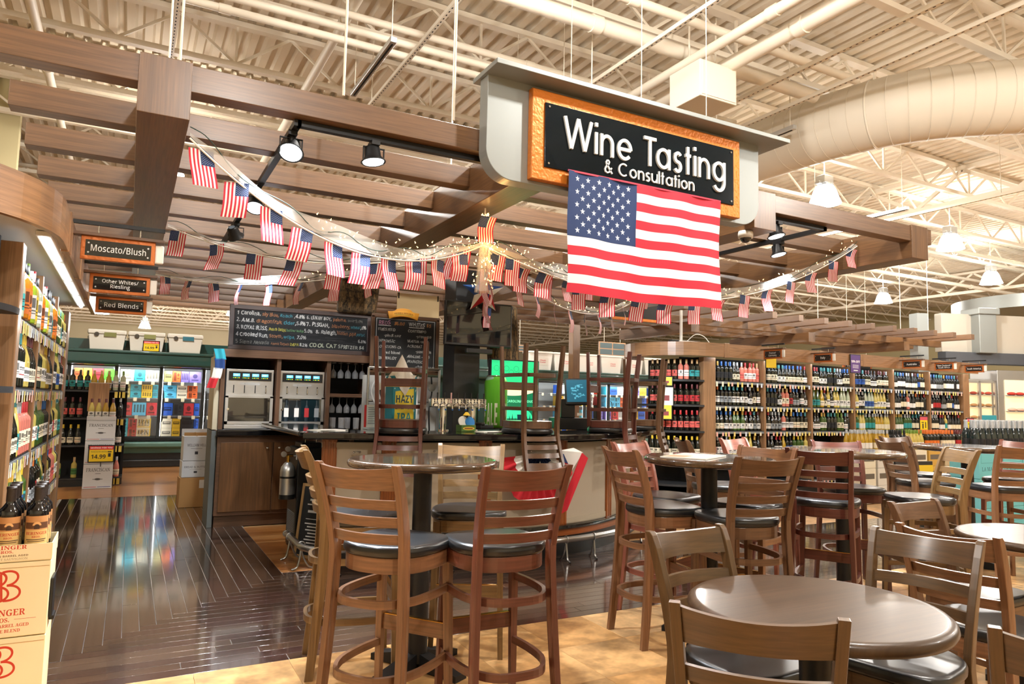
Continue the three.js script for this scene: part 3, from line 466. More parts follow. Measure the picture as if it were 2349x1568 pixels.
{
  const t = thing('magazine', 'open magazine lying on a high table', 'magazine', [2.98, 1.06, -3.22], 0.5);
  const pg = canvasTex(256, 192, (x) => { x.fillStyle = '#e9d9c4'; x.fillRect(0, 0, 256, 192); x.fillStyle = '#c98a5a'; x.fillRect(10, 10, 108, 90); x.fillStyle = '#b7b09f'; for (let i = 0; i < 8; i++) x.fillRect(136, 20 + i * 18, 100 - (i % 3) * 14, 6); });
  part('pages', rb(0.4, 0.008, 0.27, 0.002, 0, 0.004, 0), M.paper, t); part('spread', new THREE.PlaneGeometry(0.39, 0.26).rotateX(-Math.PI / 2).translate(0, 0.0086, 0), S({ map: pg, roughness: 0.5 }), t);
}
// ------------------------------------------------------------------ bottles
const BT = {
  claret: { h: 0.3, glass: [[0.001, 0], [0.036, 0.002], [0.0375, 0.01], [0.0375, 0.19], [0.034, 0.208], [0.019, 0.226], [0.0148, 0.24], [0.014, 0.296], [0.001, 0.297]], lab: [0.05, 0.14, 0.0378], cap: [[0.0001, 0.3], [0.0158, 0.3], [0.0158, 0.235], [0.0152, 0.235]] },
  burgundy: { h: 0.3, glass: [[0.001, 0], [0.039, 0.002], [0.041, 0.01], [0.041, 0.135], [0.037, 0.17], [0.026, 0.207], [0.018, 0.232], [0.0145, 0.26], [0.014, 0.296], [0.001, 0.297]], lab: [0.035, 0.115, 0.0413], cap: [[0.0001, 0.3], [0.0156, 0.3], [0.0165, 0.238], [0.016, 0.238]] },
  flute: { h: 0.34, glass: [[0.001, 0], [0.036, 0.002], [0.037, 0.01], [0.037, 0.15], [0.032, 0.19], [0.021, 0.24], [0.0145, 0.28], [0.014, 0.336], [0.001, 0.337]], lab: [0.04, 0.13, 0.0373], cap: [[0.0001, 0.34], [0.0155, 0.34], [0.016, 0.275], [0.0155, 0.275]] },
  jug: { h: 0.31, glass: [[0.001, 0], [0.045, 0.002], [0.048, 0.012], [0.048, 0.19], [0.045, 0.215], [0.03, 0.243], [0.02, 0.256], [0.019, 0.3], [0.001, 0.301]], lab: [0.03, 0.17, 0.0483], cap: [[0.0001, 0.312], [0.0235, 0.312], [0.0235, 0.262], [0.022, 0.262]] },
  fizz: { h: 0.31, glass: [[0.001, 0], [0.043, 0.002], [0.045, 0.01], [0.045, 0.13], [0.041, 0.17], [0.026, 0.215], [0.018, 0.24], [0.016, 0.3], [0.001, 0.301]], lab: [0.04, 0.11, 0.0453], cap: [[0.0001, 0.315], [0.019, 0.313], [0.02, 0.295], [0.0175, 0.285], [0.024, 0.215], [0.022, 0.215]] },
};
for (const k in BT) { const b = BT[k]; b.g = lathe(b.glass, 14); b.l = new THREE.CylinderGeometry(b.lab[2], b.lab[2], b.lab[1] - b.lab[0], 14, 1, true, -1.9, 3.8).translate(0, (b.lab[0] + b.lab[1]) / 2, 0); b.c = lathe(b.cap.slice().reverse(), 12); }
const GL = { dark: 0x12160f, black: 0x0a0a0c, green: 0x3f5a24, gold: 0xb99422, straw: 0xcdbb62, pink: 0xd07a6a, clear: 0xb9c3a9, orange: 0xe08a1c, blue: 0x1f4b9c, lime: 0xa9c832, teal: 0x0f2226 };
const LB = { cream: 0xe9dfc4, white: 0xeceae6, red: 0xb3262c, orange: 0xe27a2c, yellow: 0xe8c52c, blue: 0x2d5aa8, teal: 0x2f9a9c, grey: 0x9aa0a4, black: 0x1b1b1d, coral: 0xd9635a, lilac: 0xb9a6c8, green: 0x4f8a4a };
const CP = { red: 0xb02226, gold: 0xc9a143, black: 0x161618, blue: 0x2a66b4, orange: 0xd9722a, silver: 0xb7bcc0, purple: 0x6d3a74, yellow: 0xe3c22e, teal: 0x3f8f96, cork: 0xc9a877, maroon: 0x5e1d22, green: 0x6f8f2c };
const labTex = [0, 1, 2, 3].map((k) => canvasTex(128, 96, (x) => { x.fillStyle = '#fff'; x.fillRect(0, 0, 128, 96); x.fillStyle = '#777'; if (k === 0) { x.fillRect(34, 18, 60, 26); x.fillRect(24, 56, 80, 5); x.fillRect(40, 68, 48, 4); } if (k === 1) { x.beginPath(); x.arc(64, 34, 18, 0, 7); x.fill(); x.fillRect(28, 62, 72, 7); x.fillRect(44, 76, 40, 4); } if (k === 2) { x.fillRect(22, 30, 84, 9); x.fillRect(34, 44, 60, 5); x.fillStyle = '#b44'; x.fillRect(22, 72, 84, 6); } if (k === 3) { x.fillRect(54, 12, 20, 40); x.fillRect(26, 60, 76, 6); x.fillRect(36, 72, 56, 4); } }));
const labMat = {}; const lab = (c, k) => labMat[c + k] ??= S({ color: LB[c], map: labTex[k], roughness: 0.7 });
function bottle(type, gl, lb, cp, x, y, z, where, ry = 0, k = Math.floor(rnd() * 4), s = 1) {
  const w = type === 'fizz' ? 'sparkling wine bottle' : type === 'jug' ? 'stout round-shouldered bottle' : 'wine bottle';
  const t = thing('wine_bottle', `${gl} ${w} with ${lb} label and ${cp} top, ${where}`, 'bottle', [x, y + 0.0015, z], ry, `bottles ${where}`);
  part('glass', BT[type].g, gloss(GL[gl]), t); part('label', BT[type].l, lab(lb, k), t); part('capsule', BT[type].c, paint(CP[cp], 0.35), t); if (s !== 1) t.scale.setScalar(s); return t;
}
function vcol(g, hex) { const c = new THREE.Color(hex), n = g.attributes.position.count, a = new Float32Array(n * 3); for (let i = 0; i < n; i++) a.set([c.r, c.g, c.b], i * 3); g.setAttribute('color', new THREE.BufferAttribute(a, 3)); return g; }
const plainB = (type, gl, lb, cp) => { const b = BT[type]; return [[b.g, GL[gl]], [b.l, LB[lb]], [b.c, CP[cp]]].map(([g, c]) => vcol(g.toNonIndexed(), c)); };
const vmix = S({ vertexColors: true, roughness: 0.3 }), vmixMatte = S({ vertexColors: true, roughness: 0.7 });
const mgc = (gs) => mergeGeometries(gs.map((g) => { const k = g.index ? g.toNonIndexed() : g; for (const n of Object.keys(k.attributes)) if (!['position', 'normal', 'uv', 'color'].includes(n)) k.deleteAttribute(n); return k; }));
// runs of look-alike bottles, like the facings on a shelf
function facing(white) {
  const p = rnd();
  if (white) return p < 0.4 ? ['claret', pick(['straw', 'green', 'green']), pick(['white', 'cream', 'white', 'teal']), pick(['silver', 'gold', 'green', 'yellow', 'cork'])] : p < 0.7 ? ['burgundy', pick(['gold', 'green', 'green', 'straw']), pick(['cream', 'white']), pick(['gold', 'silver', 'yellow'])] : ['flute', pick(['straw', 'clear', 'green']), pick(['white', 'white', 'teal', 'blue']), pick(['green', 'silver', 'teal'])];
  return p < 0.55 ? ['claret', pick(['dark', 'black']), pick(['white', 'cream', 'cream', 'white', 'white', 'cream', 'grey', 'cream', 'white', 'red', 'black', 'blue']), pick(['red', 'black', 'gold', 'teal', 'maroon', 'blue', 'silver', 'teal', 'orange'])] : p < 0.92 ? ['burgundy', pick(['dark', 'black']), pick(['cream', 'white', 'grey', 'white', 'white']), pick(['silver', 'black', 'blue', 'teal', 'maroon', 'red'])] : ['claret', 'pink', pick(['white', 'coral', 'cream']), pick(['silver', 'red', 'cork'])];
}
function fillRow(place, n, whites, where, thingsUpTo = 1e9) { let f, left = 0; for (let i = 0; i < n; i++) { if (!left) { f = facing(rnd() < whites); left = 1 + Math.floor(rnd() * 3); } left--; place(i, f, where); } }
// ------------------------------------------------------------------ wine gondolas
const LEVELS = [1.755, 1.385, 1.0, 0.62, 0.22];
function gondola(label, p, ry, nb, pitch, postW, lows) {
  const t = thing('wine_gondola', label, 'shelf', p, ry), L = 0.245 + nb * pitch, cz = -0.62;
  part('back_panel', bx(L, 2.05, 0.03, L / 2, 1.1, -0.52), M.blackMatte, t);
  part('end_post', rb(postW, 2.0, 0.1, 0.006, 0.245 - postW / 2, 1.1, -0.05), M.gondolaWood, t);
  part('end_wall', bx(0.03, 2.0, 1.2, 0.02, 1.1, -0.68), M.blackMatte, t);
  for (let i = 1; i <= nb; i++) part('divider', rb(i === nb ? 0.2 : 0.045, 2.0, 0.48, 0.004, 0.245 + i * pitch + (i === nb ? 0.07 : -0.0225), 1.1, -0.26), M.gondolaWood, t);
  for (const y of LEVELS) for (let i = 0; i < nb; i++) { const sf = part('shelf', bx(pitch - 0.047, 0.02, 0.46, 0.245 + (i + 0.5) * pitch - 0.024, y - 0.01, -0.26), M.shelfDark, t); part('price_rail', bx(pitch - 0.05, 0.032, 0.006, 0.245 + (i + 0.5) * pitch - 0.024, y - 0.026, -0.026), M.shelfGrey, sf); }
  part('plinth', mg(bx(L, 0.1, 0.46, L / 2, 0.05, -0.28), lows ? cyl(0.62, 0.64, 0.1, 28, 0, 0.05, cz) : bx(0.1, 0.1, 0.3, 0.1, 0.05, -0.4)), M.blackPlastic, t);
  // rounded end with half-round shelves
  const half = (r, h, y) => new THREE.CylinderGeometry(r, r, h, 28, 1, false, Math.PI, Math.PI).translate(0, y, cz);
  for (const y of LEVELS) if (lows || y > 1.2) part('round_shelf', half(0.64, 0.03, y - 0.015), M.shelfDark, t);
  // cornice: straight run and rounded nose
  const path = []; for (let i = 0; i <= 20; i++) { const a = Math.PI * 1.5 - Math.PI * i / 20; path.push([0.78 * Math.cos(a) * 1, 2.2, cz - 0.78 * Math.sin(a) * -1]); }
  const nose = []; for (let i = 0; i <= 22; i++) { const a = Math.PI / 2 + Math.PI * i / 22; nose.push([0.78 * Math.cos(a), 2.2, cz + 0.78 * Math.sin(a)]); }
  part('cornice', mg(sweep([[L + 0.14, 2.2, 0.16], [0.6, 2.2, 0.16], [0.2, 2.2, 0.16], ...nose].map(([x, y, z]) => [x, y, z]), 0.03, 0.2)), M.cornice, t);
  part('cornice_joint', mg(rb(0.1, 0.215, 0.04, 0.004, 0.3, 2.2, 0.162)), M.cornice, t);
  for (let i = 1; i < nb; i++) part('cornice_joint', rb(0.08, 0.21, 0.036, 0.004, 0.245 + i * pitch - 0.02, 2.2, 0.162), M.cornice, t);
  part('canopy', mg(bx(L + 0.1, 0.012, 0.7, L / 2 + 0.05, 2.17, -0.19), half(0.765, 0.012, 2.17)), M.white, t, 'pale canopy under the cornice');
  const tags = []; for (const y of LEVELS) for (let i = 0; i < nb; i++) { let x = 0.27 + i * pitch; while (x < 0.245 + (i + 1) * pitch - 0.09) { const c = pick([0xe9d27a, 0xe7e0c8, 0xe9d27a, 0xd8dfe8, 0xf0b8a8]); tags.push(vcol(bx(0.035, rr(0.045, 0.075), 0.002, x + 0.02, y - 0.05, -0.02).rotateY(0).toNonIndexed(), c)); x += pick([0.06, 0.075, 0.09, 0.12]); } }
  part('price_tags', mgc(tags), vmixMatte, t).userData.kind = 'stuff';
  return t;
}
const rgO = [7.5, 0, -7.9], RP = 1.085;
gondola('long curved-end wood wine gondola along the back of the seating area', rgO, 0, 6, RP, 0.245, true);
const rgNames = ['long gondola top shelf', 'long gondola second shelf', 'long gondola third shelf', 'long gondola fourth shelf'];
{
  const far = [];
  for (let lv = 0; lv < 4; lv++) for (let b = 0; b < 6; b++) {
    if (lv === 3 && b > 1) continue;
    const white = lv === 0 ? 0.05 : lv === 1 ? [0.15, 0.5, 0.6, 0.5, 0.3, 0.1][b] : lv === 2 ? [0.2, 0.3, 0.1, 0.8, 0.7, 0.1][b] : 0.5;
    fillRow((i, f) => {
      const x = rgO[0] + 0.29 + b * RP + i * 0.085, z = rgO[2] - 0.1 + rr(-0.012, 0.012), y = LEVELS[lv];
      const yy = y + 0.0015;
      if (b < 3 || (b === 3 && lv < 2)) bottle(...f, x, y, z, rgNames[lv], -0.5);
      else far.push(...plainB(...f).map((g) => g.clone().translate(x, yy, z)));
      if (lv < 3 && i % 2) far.push(...plainB(...f).map((g) => g.clone().translate(x - 0.003, yy, z - 0.1)));
    }, 12, white, '');
  }
  const m = single('wine_bottles', mgc(far), vmix, 'rows of wine bottles filling the far bays of the long gondola', 'bottles'); m.userData.kind = 'stuff';
  // the rounded end: rosé and red, all alike per shelf
  for (let lv = 0; lv < 4; lv++) for (let i = 0; i < 9; i++) {
    const a = Math.PI / 2 + 0.12 + i * 0.155, x = rgO[0] + 0.56 * Math.cos(a), z = rgO[2] - 0.62 + 0.56 * Math.sin(a);
    const f = lv === 0 ? (i < 2 ? ['claret', 'dark', 'teal', 'cork'] : i < 4 ? ['claret', 'pink', 'white', 'cork'] : ['claret', 'dark', 'coral', 'cork']) : lv === 1 ? ['claret', 'dark', i < 4 ? 'red' : 'coral', 'maroon'] : lv === 2 ? ['claret', 'black', 'coral', 'red'] : ['burgundy', 'dark', 'cream', 'yellow'];
    bottle(...f, x, LEVELS[lv], z, 'rounded end of long gondola', -a + Math.PI / 2);
  }
}
const lgO = [-0.5, 0, -4.05], LP = 1.085;
gondola('wood wine and spirits gondola beside the aisle with a lit canopy', lgO, Math.PI / 2, 3, LP, 0.11, false);
const lgNames = ['aisle gondola top shelf', 'aisle gondola second shelf', 'aisle gondola third shelf', 'aisle gondola fourth shelf'];
for (let lv = 0; lv < 4; lv++) for (let b = 0; b < 3; b++) {
  fillRow((i, f) => {
    const z = lgO[2] - 0.31 - b * LP - i * 0.1, x = lgO[0] - 0.058, w = lgNames[lv];
    if (lv === 0 && b < 2) { const sp = [['jug', 'clear', 'white', 'black'], ['flute', 'orange', 'coral', 'black'], ['flute', 'clear', 'teal', 'black'], ['jug', 'orange', 'orange', 'black'], ['jug', 'orange', 'orange', 'black'], ['flute', 'lime', 'white', 'green'], ['jug', 'lime', 'white', 'silver'], ['jug', 'straw', 'yellow', 'silver'], ['flute', 'dark', 'white', 'red']]; f = sp[(i + b * 4) % 9]; }
    bottle(...f, x, LEVELS[lv], z, w, 1.0);
  }, 10, lv === 1 ? 0.5 : lv === 2 ? 0.55 : 0.35, '');
}
for (let i = 0; i < 2; i++) bottle('claret', 'dark', 'black', 'cork', -0.78, LEVELS[i], -3.62, 'rounded end of aisle gondola', 0.4);
{
  const strip = (label, c, len, ry, n) => { const t = thing('shelf_light', label, 'light', c, ry); part('batten', rb(len, 0.025, 0.07, 0.006, 0, 0.018, 0), M.white, t); for (let i = 0; i < n; i++) part('tube', rod([-len / 2 + 0.03 + i * len / n, 0, 0], [-len / 2 - 0.03 + (i + 1) * len / n, 0, 0], 0.014, 10), M.stripGlow, t, 'glowing tube'); const l = new THREE.RectAreaLight(0xf4faff, STRIP, len, 0.06); l.position.set(c[0], c[1] - 0.02, c[2]); const dx = ry ? -0.55 : 0, dz = ry ? 0 : -0.55; scene.add(l); l.lookAt(c[0] + dx, c[1] - 1.0, c[2] + dz); };
  strip('fluorescent strip under the canopy of the aisle gondola', [-0.42, 2.13, -5.75], 3.2, Math.PI / 2, 4);
  strip('fluorescent strip under the cornice of the long gondola', [11, 2.135, -7.82], 6.6, 0, 6);
}
// ------------------------------------------------------------------ department signs hung from both gondolas
function deptSign(text, x, y, z, w, h, label, dir, ry = 0) {
  const t = thing('department_sign', label, 'sign', [x, y, z], ry);
  part('frame', rb(w, h, 0.025, 0.003), M.copperFlat, t, 'copper frame');
  const face = canvasTex(256, Math.round(256 * (h - 0.045) / (w - 0.045)), (c, W, H) => { c.fillStyle = '#121214'; c.fillRect(0, 0, W, H); c.fillStyle = '#f2f2f0'; c.textAlign = 'center'; c.textBaseline = 'middle'; const ls = text.split('|'), s = Math.min(H / ls.length * (ls.length > 1 ? 0.8 : 0.62), 40); c.font = `${s}px sans-serif`; ls.forEach((l, i) => c.fillText(l, W / 2, H * (i + 0.5) / ls.length + (ls.length > 1 ? (i ? -1 : 1) * H * 0.06 : 0), W * 0.86)); c.fillStyle = '#c9c9c9'; for (const a of [12, W - 12]) for (const b of [H * 0.2, H * 0.8]) { c.beginPath(); c.arc(a, b, 4, 0, 7); c.fill(); } });
  part('face', new THREE.PlaneGeometry(w - 0.045, h - 0.045).translate(0, 0, 0.0132), P({ map: face, roughness: 0.15, clearcoat: 0.5 }), t, `black plate reading ${text.replace('|', ' ')}`);
  part('cap', rb(w + 0.09, 0.018, 0.06, 0.003, 0, h / 2 + 0.008, 0), M.cabinet, t);
  part('side_plate', rb(0.05, h * 0.8, 0.02, 0.008, w / 2 + 0.02, 0, -0.004), M.white, t);
  part('arm', bar([-w * 0.62 * 1.0, h / 2 + 0.075, 0], [w * 0.62, h / 2 + 0.075, 0], 0.02, 0.022), M.iron, t);
  for (const s of [-1, 1]) part('hook', cyl(0.004, 0.004, 0.06, 6, s * w * 0.28, h / 2 + 0.045, 0), M.chrome, t);
}
deptSign('Moscato/Blush', -0.1, 2.18, -4.6, 0.375, 0.135, 'copper-framed black sign reading Moscato/Blush', 1);
deptSign('Other Whites/|Riesling', -0.1, 2.13, -5.68, 0.375, 0.135, 'copper-framed black sign reading Other Whites/Riesling', 1);
deptSign('Red Blends', -0.1, 2.1, -6.76, 0.375, 0.135, 'copper-framed black sign reading Red Blends', 1);
[['France/|Germany', 8.62], ['Italy', 9.75], ['Australia', 12.05], ['New Zealand/|South Africa', 13.0], ['South America', 13.95]].forEach(([s, x]) => deptSign(s, x - 0.1, 2.17, -7.5, 0.34, 0.14, `copper-framed black sign reading ${s.replace('|', ' ')}`, 1, -Math.PI / 2));
function printPlane(w, h, tex, o = {}) { return [new THREE.PlaneGeometry(w, h), S({ map: tex, roughness: 0.5, ...o })]; }
const priceTex = canvasTex(160, 128, (x) => { x.fillStyle = '#f2d21c'; x.fillRect(0, 0, 160, 128); x.fillStyle = '#d8262a'; x.fillRect(0, 0, 160, 30); x.fillStyle = '#fff'; x.font = 'bold 17px sans-serif'; x.textAlign = 'center'; x.fillText('SAVINGS FOR YOU', 80, 21, 150); x.fillStyle = '#222'; x.font = 'bold 46px sans-serif'; x.fillText('14.99', 62, 104, 100); x.font = '13px sans-serif'; x.fillText('FRANCISCAN WHITES', 64, 52, 110); x.fillRect(122, 44, 26, 8); x.fillRect(126, 60, 18, 30); });
const priceTex2 = canvasTex(128, 150, (x) => { x.fillStyle = '#f4d816'; x.fillRect(0, 0, 128, 150); x.fillStyle = '#d9586a'; x.fillRect(0, 0, 128, 34); x.fillStyle = '#222'; x.font = 'bold 40px sans-serif'; x.textAlign = 'center'; x.fillRect(24, 52, 40, 8); x.fillRect(36, 68, 22, 50); x.fillRect(86, 52, 16, 60); });
function priceSign(x, y, z, w, h, tex, label, ry = 0, stem = 0.06) { const t = thing('price_sign', label, 'sign', [x, y, z], ry); part('frame', rb(w + 0.03, h + 0.03, 0.012, 0.003), M.blackPlastic, t); const [g, m] = printPlane(w, h, tex); part('card', g.translate(0, 0, 0.0066), m, t, 'yellow price card'); part('stem', cyl(0.006, 0.006, stem, 6, 0, -h / 2 - 0.015 - stem / 2, -0.002), M.blackPlastic, t); }
priceSign(11.4, 1.15, -6.99, 0.2, 0.24, priceTex2, 'yellow price sign before the third shelf near the middle of the long gondola', 0, 0.24);
priceSign(12.72, 1.13, -6.99, 0.2, 0.24, priceTex2, 'yellow price sign before the third shelf near the far end of the long gondola', 0, 0.22);
{
  const tp = canvasTex(128, 160, (x) => { x.fillStyle = '#5b3a86'; x.fillRect(0, 0, 128, 160); x.fillStyle = '#fff'; x.font = 'bold 30px sans-serif'; x.textAlign = 'center'; x.fillText('10% OFF', 64, 70, 116); for (let i = 0; i < 3; i++) x.fillRect(24, 90 + i * 12, 80, 4); x.fillRect(36, 136, 56, 8); });
  const t = thing('offer_sign', 'purple ten percent off sign on the gondola cornice', 'sign', [10.72, 2.13, -7.71]); part('frame', rb(0.27, 0.32, 0.012, 0.003), M.blackPlastic, t); const [g, m] = printPlane(0.245, 0.295, tp); part('card', g.translate(0, 0, 0.0066), m, t);
  const y = thing('offer_sign', 'plain yellow card behind the France/Germany sign', 'sign', [8.72, 2.12, -7.72]); part('frame', rb(0.24, 0.3, 0.012, 0.003), M.blackPlastic, y); part('card', bx(0.22, 0.28, 0.002, 0, 0, 0.007), paint(0xf2d41a), y);
  // router and wires on the rounded cornice
  const r = thing('network_switch', 'white network box with loose cables on top of the rounded cornice', 'electronics', [7.55, 2.3, -8.2]); part('case', rb(0.6, 0.035, 0.12, 0.005, 0, 0.03, 0), M.white, r); part('end_block', rb(0.14, 0.05, 0.08, 0.008, -0.36, 0.03, 0), M.blackPlastic, r); part('cable', tube([[-0.1, 0.05, 0], [0.05, 0.16, 0.02], [0.25, 0.14, 0], [0.35, 0.03, 0.03]], 0.006), M.white, r); part('pole', cyl(0.022, 0.022, 0.5, 12, -0.2, 0.27, -0.02), M.white, r);
}

[[1.72, 0.17, 0.12, 'small yellow offer card on the top shelf of the rounded gondola end', 0xe8d23a], [1.5, 0.2, 0.26, 'white wine offer card with yellow corner on the rounded gondola end', 0xe9e4d6], [1.27, 0.16, 0.2, 'small yellow offer card on the third shelf of the rounded gondola end', 0xdfc638]].forEach(([y, w, h, l, c]) => { const t = thing('offer_card', l, 'sign', [6.92, y, -8.06], -0.75); part('holder', rb(w + 0.02, h + 0.02, 0.008, 0.002), M.blackPlastic, t); part('card', bx(w, h, 0.002, 0, 0, 0.006), paint(c), t); part('mark', bx(w * 0.5, h * 0.3, 0.001, 0, -h * 0.1, 0.0078), paint(0x8a3a3a), t); part('clip', bx(0.02, 0.03, 0.16, 0, -h / 2 + 0.02, -0.08), M.blackPlastic, t); });
// ------------------------------------------------------------------ case stack with dark bottles beside the aisle gondola
const caseTex = canvasTex(512, 420, (x) => {
  x.fillStyle = '#ecdcb4'; x.fillRect(0, 0, 512, 420); x.fillStyle = '#c5391f'; x.textAlign = 'center';
  x.strokeStyle = '#c5391f'; x.lineWidth = 13; x.lineCap = 'round';   // the two interlaced letters
  x.save(); x.translate(256, 130); x.rotate(-0.08);
  for (const dx of [-30, 34]) { x.beginPath(); x.moveTo(dx - 30, -84); x.bezierCurveTo(dx + 74, -100, dx + 74, -6, dx - 12, -4); x.bezierCurveTo(dx + 86, 0, dx + 84, 96, dx - 30, 82); x.stroke(); }
  x.beginPath(); x.moveTo(-78, -64); x.lineTo(-52, -64); x.lineTo(-52, 70); x.lineTo(-84, 70); x.moveTo(-8, -70); x.lineTo(-8, 74); x.moveTo(-84, 6); x.lineTo(-20, 6); x.stroke(); x.restore();
  x.font = 'bold 50px serif'; x.fillText('BERINGER', 256, 300, 330); x.font = 'bold 34px serif'; x.fillText('BROS.', 256, 336); x.font = 'bold 25px serif'; x.fillText('BOURBON BARREL AGED', 256, 366, 320); x.fillText('RED WINE BLEND', 256, 396, 270); x.fillRect(60, 322, 120, 2); x.fillRect(332, 322, 120, 2);
});
const trayTex = canvasTex(512, 128, (x) => { x.fillStyle = '#ecdcb4'; x.fillRect(0, 0, 512, 128); x.fillStyle = '#c5391f'; x.textAlign = 'center'; x.font = 'bold 44px serif'; x.fillText('BERINGER', 256, 34, 330); x.font = 'bold 30px serif'; x.fillText('BROS.', 256, 64); x.fillStyle = '#7a5a3a'; x.font = 'bold 22px sans-serif'; x.fillText('BOURBON BARREL AGED', 256, 92, 320); x.fillStyle = '#a58a62'; x.font = '22px serif'; x.fillText('CABERNET SAUVIGNON', 256, 118, 380); });
{
  const cx = -0.425, cz = -3.885, w = 0.336, d = 0.28, face = S({ map: caseTex, roughness: 0.75 }), ry = 0;
  const one = (y, h, label) => { const t = thing('wine_case', label, 'box', [cx, y, cz], ry); part('carton', rb(w, h - 0.002, d, 0.004, 0, h / 2, 0), M.cream, t); part('print', new THREE.PlaneGeometry(w - 0.004, h - 0.01).translate(0, h / 2, d / 2 + 0.0006), face, t, 'red lettering on cream card'); part('flap_seam', bx(w - 0.01, 0.002, 0.001, 0, h - 0.022, d / 2 + 0.001), M.card, t); return t; };
  one(0, 0.314, 'cream wine case at the foot of the stack beside the aisle'); one(0.316, 0.314, 'cream wine case under the open tray beside the aisle');
  const tr = thing('open_tray', 'cut-down cream wine tray holding dark bottles on the case stack', 'box', [cx, 0.632, cz], ry);
  part('base', bx(w, 0.006, d, 0, 0.003, 0), M.cream, tr); for (const s of [-1, 1]) { part('side', bx(w, 0.07, 0.004, 0, 0.038, s * d / 2), M.cream, tr); part('side', bx(0.004, 0.07, d, s * w / 2, 0.038, 0), M.cream, tr); }
  part('print', new THREE.PlaneGeometry(w - 0.006, 0.068).translate(0, 0.038, d / 2 + 0.0026), S({ map: trayTex, roughness: 0.75 }), tr);
  const labT = canvasTex(160, 200, (x) => { x.fillStyle = '#d9b673'; x.fillRect(0, 0, 160, 200); x.fillStyle = '#c08a56'; x.fillRect(0, 0, 160, 88); x.fillStyle = '#5d3a22'; x.fillRect(8, 40, 144, 40); x.fillStyle = '#d9a870'; x.beginPath(); x.arc(80, 60, 24, Math.PI, 0); x.fill(); x.fillStyle = '#3c2414'; x.beginPath(); x.arc(80, 66, 15, Math.PI, 0); x.fill(); x.fillRect(65, 66, 30, 16); x.fillStyle = '#b3311d'; x.textAlign = 'center'; x.font = 'bold 25px serif'; x.fillText('BERINGER', 80, 118, 130); x.font = 'bold 16px serif'; x.fillText('BROS.', 80, 137); x.fillStyle = '#5a4630'; x.fillRect(20, 146, 120, 6); x.fillRect(30, 158, 100, 5); x.fillRect(72, 172, 16, 16); });
  const lm = S({ map: labT, roughness: 0.6 });
  const bg = lathe([[0.001, 0], [0.04, 0.002], [0.0425, 0.01], [0.0425, 0.19], [0.039, 0.212], [0.024, 0.232], [0.018, 0.242], [0.0172, 0.296], [0.019, 0.298], [0.019, 0.308], [0.001, 0.309]], 24), bl = new THREE.CylinderGeometry(0.0428, 0.0428, 0.135, 20, 1, true, -1.3, 2.6).translate(0, 0.115, 0), bc = lathe([[0.019, 0.247], [0.0182, 0.298], [0.0195, 0.3], [0.0195, 0.31], [0.0001, 0.311]], 16);
  for (let r = 0; r < 3; r++) for (let c = 0; c < 3; c++) { const a = (c - 1) * 0.101, b = (1 - r) * 0.092, x = cx + a * Math.cos(ry) + b * Math.sin(ry), z = cz - a * Math.sin(ry) + b * Math.cos(ry); const t = thing('dark_bottle', 'black bottle with tan bridge label standing in the cream tray', 'bottle', [x, 0.6385, z], ry + 0.1, 'dark bottles in the cream tray'); part('glass', bg, gloss(0x0c0d10), t); part('label', bl, lm, t); part('capsule', bc, paint(0x2a201a, 0.4), t); }
  const h = thing('tablet_holder', 'black plastic sign holder on the side of the case stack', 'holder', [-0.249, 0.46, -3.84], 0); part('plate', rb(0.012, 0.17, 0.12, 0.004), M.blackPlastic, h); part('clip', rb(0.02, 0.02, 0.09, 0.004, 0.004, -0.09, 0), M.blackPlastic, h);
}
